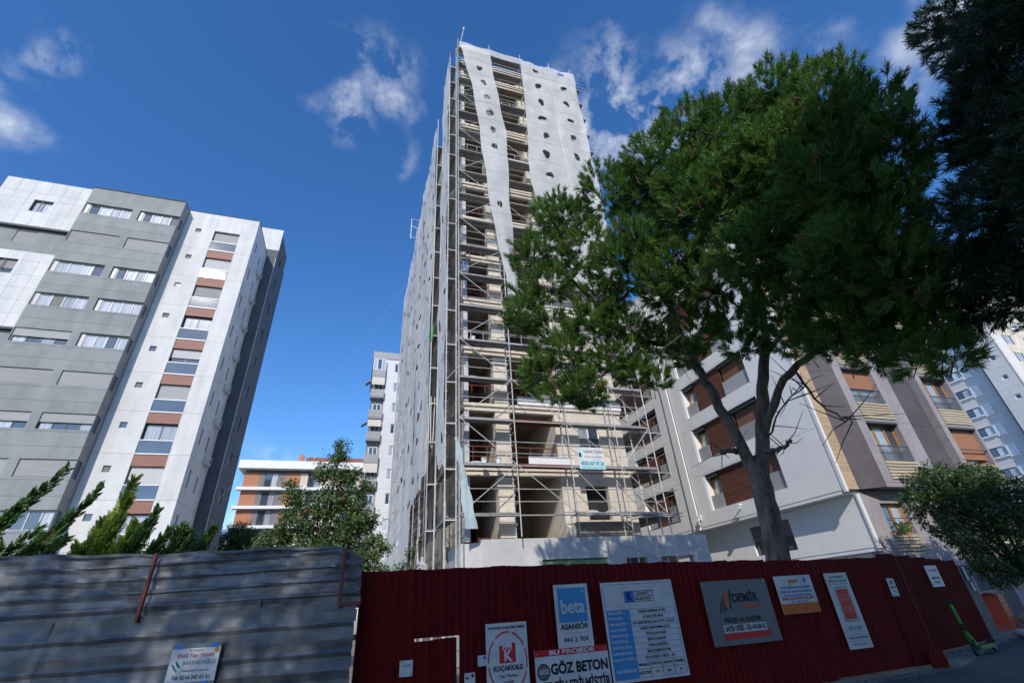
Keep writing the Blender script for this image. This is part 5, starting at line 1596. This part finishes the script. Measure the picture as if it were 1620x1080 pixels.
# --- cypress sprays reaching over the silver fence
def cypress(label, base, tips, seed, m, wid=.48, group='cypress shrubs behind the silver fence'):
    r = np.random.default_rng(seed)
    t = thing('cypress_shrub', label, 'shrub', (base[0], base[1], 0), group)
    st = MB(); VV, FF, o = [], [], 0
    for tip in tips:
        p0, p2 = np.array(base, float), np.array(tip, float)
        p1 = p0 * .5 + p2 * .5 + np.array([0, 0, -.25]) * np.linalg.norm((p2 - p0)[:2])
        K = 120
        ts = np.linspace(0, 1, K)[:, None]
        path = (1 - ts) ** 2 * p0 + 2 * ts * (1 - ts) * p1 + ts ** 2 * p2
        st.tube([tuple(q) for q in path[::12]], [.045 * (1 - i / 11) + .006 for i in range(len(path[::12]))], 6)
        tang = np.gradient(path, axis=0); tang /= np.linalg.norm(tang, axis=1, keepdims=True)
        # side sprays: flat feathery branchlets leaving at 40 degrees, shorter toward the tip
        ns = 230
        si = r.integers(22, K, ns)
        for s in si:
            f = s / K
            L = wid * (1.15 - f * .95) * r.uniform(.65, 1.15) + .05
            side = np.cross(tang[s], r.normal(0, 1, 3)); side /= np.linalg.norm(side)
            d = tang[s] * .85 + side * .62 + np.array([0, 0, .12]); d /= np.linalg.norm(d)
            n2 = 9
            q = path[s] + d * (np.linspace(0, 1, n2) * L)[:, None]
            pl = np.cross(d, side); pl /= np.linalg.norm(pl)
            w2 = np.cross(d, pl)
            for k in range(n2):
                l2 = L * .42 * (1.1 - k / n2)
                for sg in (-1, 1):
                    dd = d * .8 + w2 * sg * .6 + r.normal(0, .15, 3); dd /= np.linalg.norm(dd)
                    b0 = q[k]; tp = b0 + dd * l2; md = b0 + dd * l2 * .5
                    ww = np.cross(dd, pl + r.normal(0, .5, 3)); ww /= np.linalg.norm(ww)
                    VV += [b0, md + ww * .017, tp, md - ww * .017]; FF.append((o, o + 1, o + 2, o + 3)); o += 4
    link('stem', st, M_bark2, t)
    crown_obj([(np.array(VV), np.array(FF))], 'foliage', t, [m])
    return t
cypress('dark cypress shrub at the left frame edge behind the silver fence', (-8.6, 11.9, 1.2), [(-6.9, 11.6, 4.3), (-6.3, 11.5, 3.6), (-6.0, 11.5, 4.15), (-5.62, 11.5, 4.65), (-6.6, 11.4, 3.3), (-5.75, 11.6, 3.5), (-7.2, 11.5, 4.9), (-7.6, 11.5, 4.0)], 3, M_cyp)
cypress('long dark cypress sprays leaning right behind the silver fence', (-7.1, 11.6, 1.4), [(-4.95, 11.5, 4.25), (-5.35, 11.6, 3.6), (-5.1, 11.3, 3.3), (-5.7, 11.7, 3.2), (-6.1, 11.4, 3.2), (-4.9, 11.5, 3.05), (-6.6, 11.4, 2.9)], 4, M_cyp)
cypress('bright green upright cypress tip in front of the white wall', (-4.9, 11.7, 1.2), [(-4.43, 11.5, 4.4), (-4.75, 11.6, 3.65), (-4.15, 11.5, 3.55), (-4.95, 11.5, 3.15), (-4.5, 11.5, 3.4), (-4.35, 11.6, 3.0)], 5, M_cypl, .55)
cypress('low dark cypress tips right of the bright green one', (-4.6, 11.4, 1.4), [(-3.78, 11.3, 3.78), (-4.0, 11.3, 3.3), (-3.5, 11.3, 3.4), (-3.2, 11.4, 3.38), (-3.6, 11.3, 3.1), (-4.2, 11.3, 2.9)], 6, M_cyp)
cypress('mid green cypress fan at the right end of the cypress row', (-3.7, 11.4, 1.3), [(-2.75, 11.4, 3.42), (-3.05, 11.3, 3.25), (-3.3, 11.4, 3.45), (-2.65, 11.5, 2.95), (-3.0, 11.3, 2.8), (-3.4, 11.4, 2.9)], 7, M_cyp)

# --- broadleaf trees
def leafy(name, label, base, trunk, lobes, dens, lsize, mats, seed, frac=0.0, group=None, cat='tree', n_per=26):
    r = np.random.default_rng(seed)
    t = thing(name, label, cat, base, group)
    tk = MB()
    limb(tk, trunk, .14, .05, .02, seed, 8, 4, .06)
    top = Vector(trunk[-1])
    for i, l in enumerate(lobes):
        s0 = Vector(trunk[max(1, len(trunk) - 2 - i % 2)])
        limb(tk, [s0, (s0 + Vector(l[:3])) / 2 + Vector((0, 0, -.1)), Vector(l[:3])], .05, .012, .03, seed + i, 5, 4)
    link('trunk', tk.mesh('trunk', True), M_twig, t)
    P, A = lobe_points(lobes, dens, seed, .45)
    n = len(P)
    idx = np.repeat(np.arange(n), n_per)
    C = P[idx] + r.normal(0, lsize * 1.5, (len(idx), 3))
    N = A[idx] * .5 + r.normal(0, .6, (len(idx), 3)) + np.array([0, 0, .7])
    V, F = leaf_quads(C, N, lsize, seed)
    if frac > 0:
        pick = r.random(n)[idx] < frac
        parts = [leaf_quads(C[~pick], N[~pick], lsize, seed), leaf_quads(C[pick], N[pick], lsize, seed + 1)]
        crown_obj(parts, 'crown', t, mats)
    else:
        crown_obj([(V, F)], 'crown', t, mats[:1])
    return t
leafy('broadleaf_tree', 'green leafy tree with gaps in its crown between the far blocks', (-1.6, 22.5, 0), [[-1.6, 22.5, 0], [-1.5, 22.5, 2.5], [-1.3, 22.4, 4.5], [-1.0, 22.3, 6.2]],
      [[-3.1, 22.4, 4.6, .8], [-2.6, 22.4, 6.4, .55], [-2.2, 22.3, 5.4, .9], [-1.5, 22.3, 7.5, .55], [-1.0, 22.3, 8.2, .45], [-.6, 22.3, 7.3, .6], [-1.2, 22.3, 6.2, .9], [-.2, 22.2, 6.3, .75], [.3, 22.3, 5.4, .8], [-.5, 22.2, 4.9, 1.0], [-1.6, 22.2, 4.2, 1.0], [-2.7, 22.2, 3.4, .9], [.9, 22.2, 4.3, .7], [0.1, 22.1, 3.6, .9], [-1.2, 22.1, 3.0, 1.0], [.4, 22.3, 7.0, .35], [-2.9, 22.4, 7.0, .25], [1.0, 22.2, 3.2, .6], [-.9, 22.3, 8.75, .3], [-3.9, 22.4, 3.6, .7], [-3.5, 22.4, 4.2, .5], [-4.3, 22.4, 2.9, .6]],
      150, .07, [M_leafy, M_leafr], 31, .03, n_per=22)
leafy('bush', 'small green bush at the foot of the left scaffold', (1.9, 20.6, 0), [[1.9, 20.6, 0], [1.95, 20.6, 1.5], [2.1, 20.6, 3.0]],
      [[1.5, 20.5, 3.0, .45], [2.0, 20.5, 3.3, .4], [2.35, 20.5, 3.9, .28], [2.5, 20.5, 3.0, .35], [1.7, 20.5, 2.3, .5], [2.4, 20.5, 2.3, .5]], 130, .05, [M_leafy, M_leafr], 33, .06, cat='bush', n_per=16)
leafy('broadleaf_tree', 'dark rounded tree far behind, beside the grey rear wing', (-13.5, 62, 0), [[-13.5, 62, 0], [-13.5, 62, 5], [-13.2, 62, 8]],
      [[-13.8, 62, 10.0, 1.6], [-12.2, 62, 11.0, 1.6], [-11.0, 62, 9.8, 1.7], [-12.5, 62, 8.6, 1.8], [-9.8, 62, 8.4, 1.5], [-14, 62, 8, 1.6], [-8.5, 62, 8.0, 1.3]], 60, .11, [M_leaf], 35, n_per=24)
leafy('broadleaf_tree', 'dense glossy green tree in front of the stone facade at right', (24.2, 12.4, 0), [[24.2, 12.4, 0], [23.8, 12.3, 1.4], [22.6, 12.0, 2.8]],
      [[19.5, 12.1, 4.15, 0.65], [20.05, 12.0, 4.6, 0.7], [19.75, 12.0, 3.4, 0.6], [20.75, 11.8, 4.9, 0.75], [20.55, 11.8, 4.0, 0.85], [21.55, 11.6, 4.6, 0.95], [21.35, 11.6, 3.5, 0.95], [20.25, 11.9, 2.9, 0.65], [20.75, 11.8, 2.2, 0.7], [22.35, 11.5, 3.9, 0.95], [22.45, 11.4, 4.9, 0.7], [21.95, 11.5, 2.6, 0.9], [23.25, 11.3, 3.2, 0.9], [23.15, 11.4, 4.4, 0.9], [22.45, 11.5, 1.9, 0.7], [23.95, 11.2, 2.4, 0.9], [21.35, 11.8, 1.7, 0.6], [24.15, 11.4, 3.8, 1.0]],
      150, .052, [M_leaf], 37, n_per=24)

# ------------------------------------------------------------------ unseen street side behind the camera; the block is added to shade the fences
BB = thing('apartment_block', 'unseen apartment block added behind the camera to shade the fences', 'building', (8, -18, 0))
link('core', MB().box(-9.8, 34, -26, -15.2, 0, 23.3), M_plaster, BB)
for k in range(7):
    z = 1.0 + 3.1 * k
    for i in range(10):
        window(BB, (-7 + 4.1 * i + 1.8, -15.15, z + .9), R(180), 1.8, 1.4, 2, M_wframe, [M_glass, M_curtain], fw=.08)
    slab(BB, 'floor_band', M_bwhite, -8.6, 34.1, -15.19, -15.0, z + 2.75, z + 2.95)
def shade_tree(label, x, y, seed, s=1.0):
    lob = [[x + a * s, y + b * s, c * s, d * s] for a, b, c, d in ((0, 0, 9.6, 1.7), (-1.9, .5, 8.4, 1.5), (1.9, -.4, 8.7, 1.5), (.6, 1.8, 8.2, 1.4), (-.6, -1.9, 8.3, 1.4), (2.8, .9, 7.2, 1.2), (-2.9, -.7, 7.1, 1.2), (0, .2, 7.2, 1.5), (1.2, .4, 10.8, 1.1), (-1.1, .3, 10.9, 1.1))]
    return leafy('street_tree', label, (x, y, 0), [[x, y, 0], [x + .1, y, 3 * s], [x, y + .1, 5.5 * s], [x, y, 7.5 * s]], lob, 14, .12, [M_leaf], seed, n_per=14, group='street trees behind the camera')
shade_tree('first street tree behind the camera, at the left', -9.4, -5.2, 51, 1.38)
shade_tree('second street tree behind the camera, in the middle', -6.0, -6.4, 53, 1.4)
shade_tree('third street tree behind the camera, farthest left', -13.6, -6.0, 55, 1.3)

# ------------------------------------------------------------------ street things
def torus(mb, c, R0, r, axis='y', n=20, k=8):
    base = len(mb.v)
    for i in range(n):
        a = 6.2832 * i / n
        for j in range(k):
            b = 6.2832 * j / k
            rr = R0 + r * math.cos(b)
            mb.v.append((c[0] + rr * math.cos(a), c[1] + r * .9 * math.sin(b), c[2] + rr * math.sin(a)))
    for i in range(n):
        for j in range(k):
            mb.f.append((base + i * k + j, base + i * k + (j + 1) % k, base + ((i + 1) % n) * k + (j + 1) % k, base + ((i + 1) % n) * k + j))
    return mb
SCO = thing('kick_scooter', 'bright green electric kick scooter parked by the red fence', 'scooter', (14.5, 9.3, 0), rz=R(8))
for x, nm in ((0, 'wheel'), (.93, 'wheel')):
    w_ = link(nm, torus(MB(), (0, 0, 0), .085, .03).mesh('wheel', True), M_black, SCO, (x, 0, .118))
    link('hub', MB().tube([(0, -.03, 0), (0, .03, 0)], .06, 12), M_signgrey, w_)
dk = MB().xprism([(.16, .12), (.80, .12), (.86, .17), (.80, .20), (.14, .20), (.10, .17)], -.085, .085)
link('deck', dk, M_green, SCO)
link('grip_mat', MB().box(.18, .78, -.07, .07, .2005, .206), M_black, SCO)
link('neck', MB().xprism([(.16, .14), (.22, .2), (-.02, .47), (-.07, .43)], -.035, .035), M_green, SCO)
link('stem', MB().tube([(.0, 0, .16), (-.045, 0, .45), (-.12, 0, .95), (-.15, 0, 1.1)], [.03, .036, .03, .026], 10).mesh('stem', True), M_green, SCO)
link('stem_grip', MB().tube([(-.055, 0, .52), (-.075, 0, .66)], .04, 10), M_black, SCO)
link('fork', MB().box(-.03, .03, -.055, -.04, .1, .3).box(-.03, .03, .04, .055, .1, .3).box(-.03, .03, -.055, .055, .3, .33), M_black, SCO)
link('front_fender', torus(MB(), (0, 0, 0), .13, .012).mesh('front_fender', True), M_black, SCO, (0, 0, .118))
link('rear_fender', MB().xprism([(.74, .2), (.80, .3), (.95, .3), (1.04, .2), (1.0, .2), (.93, .27), (.82, .27), (.78, .2)], -.045, .045), M_black, SCO)
link('handlebar', MB().tube([(-.13, -.27, 1.12), (-.15, -.1, 1.11), (-.15, .1, 1.11), (-.13, .27, 1.12)], .017, 8), M_black, SCO)
link('grip', MB().tube([(-.13, -.30, 1.12), (-.14, -.17, 1.115)], .022, 8), M_black, SCO)
link('grip', MB().tube([(-.14, .17, 1.115), (-.13, .30, 1.12)], .022, 8), M_black, SCO)
link('display', MB().box(-.19, -.11, -.05, .05, 1.1, 1.16), M_black, SCO)
link('kickstand', MB().tube([(.35, -.06, .14), (.31, -.2, .0)], .012, 6), M_black, SCO)

BR = thing('water_barrier', 'bright orange red plastic barrier by the shrubs at the far right', 'barrier', (22.3, 12.9, 0), rz=R(20))
link('body', MB().xprism([(-.55, 0), (.55, 0), (.53, .18), (.46, .3), (.45, 1.08), (.42, 1.12), (-.42, 1.12), (-.45, 1.08), (-.46, .3), (-.53, .18)], -.22, .22), M_barrier, BR)
link('groove_strip', MB().box(-.38, .38, -.226, -.221, .45, .5).box(-.38, .38, -.226, -.221, .78, .83), mat('groove_shade_orange', (.4, .03, .01), None, .5), BR)  # raised strips; recess shade is painted in as a darker orange
link('filler_cap', MB().tube([(.2, 0, 1.12), (.2, 0, 1.17)], .07, 12), M_barrier, BR)
def rag():
    b = MB(); n, k = 12, 4
    for i in range(n + 1):
        for j in range(k + 1):
            x = -.95 + 1.5 * i / n; y = -.3 + .55 * j / k
            b.v.append((x, y, 1.16 + .05 * math.sin(i * 1.3 + j) - .22 * abs(y) - .15 * max(0, -x - .6)))
    for i in range(n):
        for j in range(k):
            a = i * (k + 1) + j; b.f.append((a, a + k + 1, a + k + 2, a + 1))
    return b.mesh('cloth', True)
o = link('cloth', rag(), M_cement, None, (22.3, 12.9, 0), R(20)); tag(o, 'pale cloth draped over the top of the orange barrier', 'cloth')
for i, (x, y, s_) in enumerate(((23.6, 12.7, .5), (24.2, 12.4, .45), (18.9, 10.6, .28))):
    b = MB(); n = 12
    for q in range(6):
        a_ = math.pi * q / 5
        for k in range(n):
            th = 6.2832 * k / n
            rr = s_ * math.sin(a_) * (1 + .18 * math.sin(3 * th + q)) if 0 < q < 5 else .02
            b.v.append((rr * math.cos(th) * 1.2, rr * math.sin(th) * .8, s_ * .45 * (1 - math.cos(a_))))
    for q in range(5):
        for k in range(n):
            a = q * n + k; c_ = q * n + (k + 1) % n
            b.f.append((a, c_, c_ + n, a + n))
    o = link('sack', b.mesh('sack', True), M_cement, None, (x, y, 0), i * .7)
    tag(o, ['grey sack slumped right of the orange barrier', 'smaller grey sack at the right frame edge', 'crumpled white rag on the ground in front of the grey panel'][i], 'sack')

# overhead cable between the left block and the tower
cb = MB()
a, b_ = Vector((-10.5, 40.5, 9.5)), Vector((3.1, 30, 27))
cb.tube([a + (b_ - a) * t + Vector((0, 0, -1.6 * 4 * t * (1 - t))) for t in [i / 20 for i in range(21)]], .005, 5)
tag(link('overhead_cable', cb, M_lframe), 'thin cable slung from the left block toward the scaffolded tower', 'cable')

# ------------------------------------------------------------------ worker on the scaffold
def skin_person(at, rz):
    J = {'pel': (0, 0, .95), 'ch': (0, .02, 1.25), 'nk': (0, .03, 1.47), 'hd': (0, -.01, 1.60), 'ht': (0, -.01, 1.74),
         'ls': (-.19, .02, 1.41), 'le': (-.25, -.03, 1.14), 'lw': (-.16, -.22, 1.0), 'lh': (-.13, -.29, .99),
         'rs': (.19, .02, 1.41), 're': (.27, -.05, 1.16), 'rw': (.16, -.22, 1.3), 'rh': (.1, -.27, 1.38),
         'lp': (-.1, 0, .9), 'lk': (-.11, -.03, .5), 'la': (-.11, .02, .09), 'lt': (-.12, -.14, .04),
         'rp': (.1, 0, .9), 'rk': (.12, -.04, .5), 'ra': (.13, .03, .09), 'rt': (.15, -.13, .04)}
    E_ = [('pel', 'ch'), ('ch', 'nk'), ('nk', 'hd'), ('hd', 'ht'), ('ch', 'ls'), ('ls', 'le'), ('le', 'lw'), ('lw', 'lh'), ('ch', 'rs'), ('rs', 're'), ('re', 'rw'), ('rw', 'rh'),
          ('pel', 'lp'), ('lp', 'lk'), ('lk', 'la'), ('la', 'lt'), ('pel', 'rp'), ('rp', 'rk'), ('rk', 'ra'), ('ra', 'rt')]
    rad = dict(pel=.15, ch=.16, nk=.06, hd=.095, ht=.07, ls=.065, le=.045, lw=.032, lh=.035, rs=.065, re=.045, rw=.032, rh=.035, lp=.095, lk=.065, la=.045, lt=.04, rp=.095, rk=.065, ra=.045, rt=.04)
    ks = list(J)
    me = bpy.data.meshes.new('person_skin')
    me.from_pydata([J[k] for k in ks], [(ks.index(a), ks.index(b)) for a, b in E_], [])
    o = bpy.data.objects.new('tmp_person', me); col.objects.link(o)
    md = o.modifiers.new('skin', 'SKIN'); o.modifiers.new('sub', 'SUBSURF').levels = 2
    for i, k in enumerate(ks):
        me.skin_vertices[0].data[i].radius = (rad[k], rad[k] * (.75 if k in ('ch', 'pel') else 1))
        me.skin_vertices[0].data[i].use_root = (k == 'pel')
    dg = bpy.context.evaluated_depsgraph_get()
    m2 = bpy.data.meshes.new_from_object(o.evaluated_get(dg))
    bpy.data.objects.remove(o)
    for m in (M_skin, M_tshirt, M_jeans, M_hair, M_black): m2.materials.append(m)
    for p in m2.polygons:
        c = p.center
        p.use_smooth = True
        p.material_index = 4 if c.z < .1 else 2 if (c.z < .97 and abs(c.x) < .22 and c.y > -.17) else 3 if (c.z > 1.64 or (c.z > 1.55 and c.y > .03)) else 0 if (c.z > 1.49 or (c.y < -.12 and abs(c.x) > .07)) else 1
    m2.name = 'person'
    p = link('person', m2, None, None, at, rz)
    return p
pp = skin_person((4.28, 18.75, 16.93 + .09), R(20))
tag(pp, 'worker in black top and blue jeans standing on the left scaffold bay', 'person')
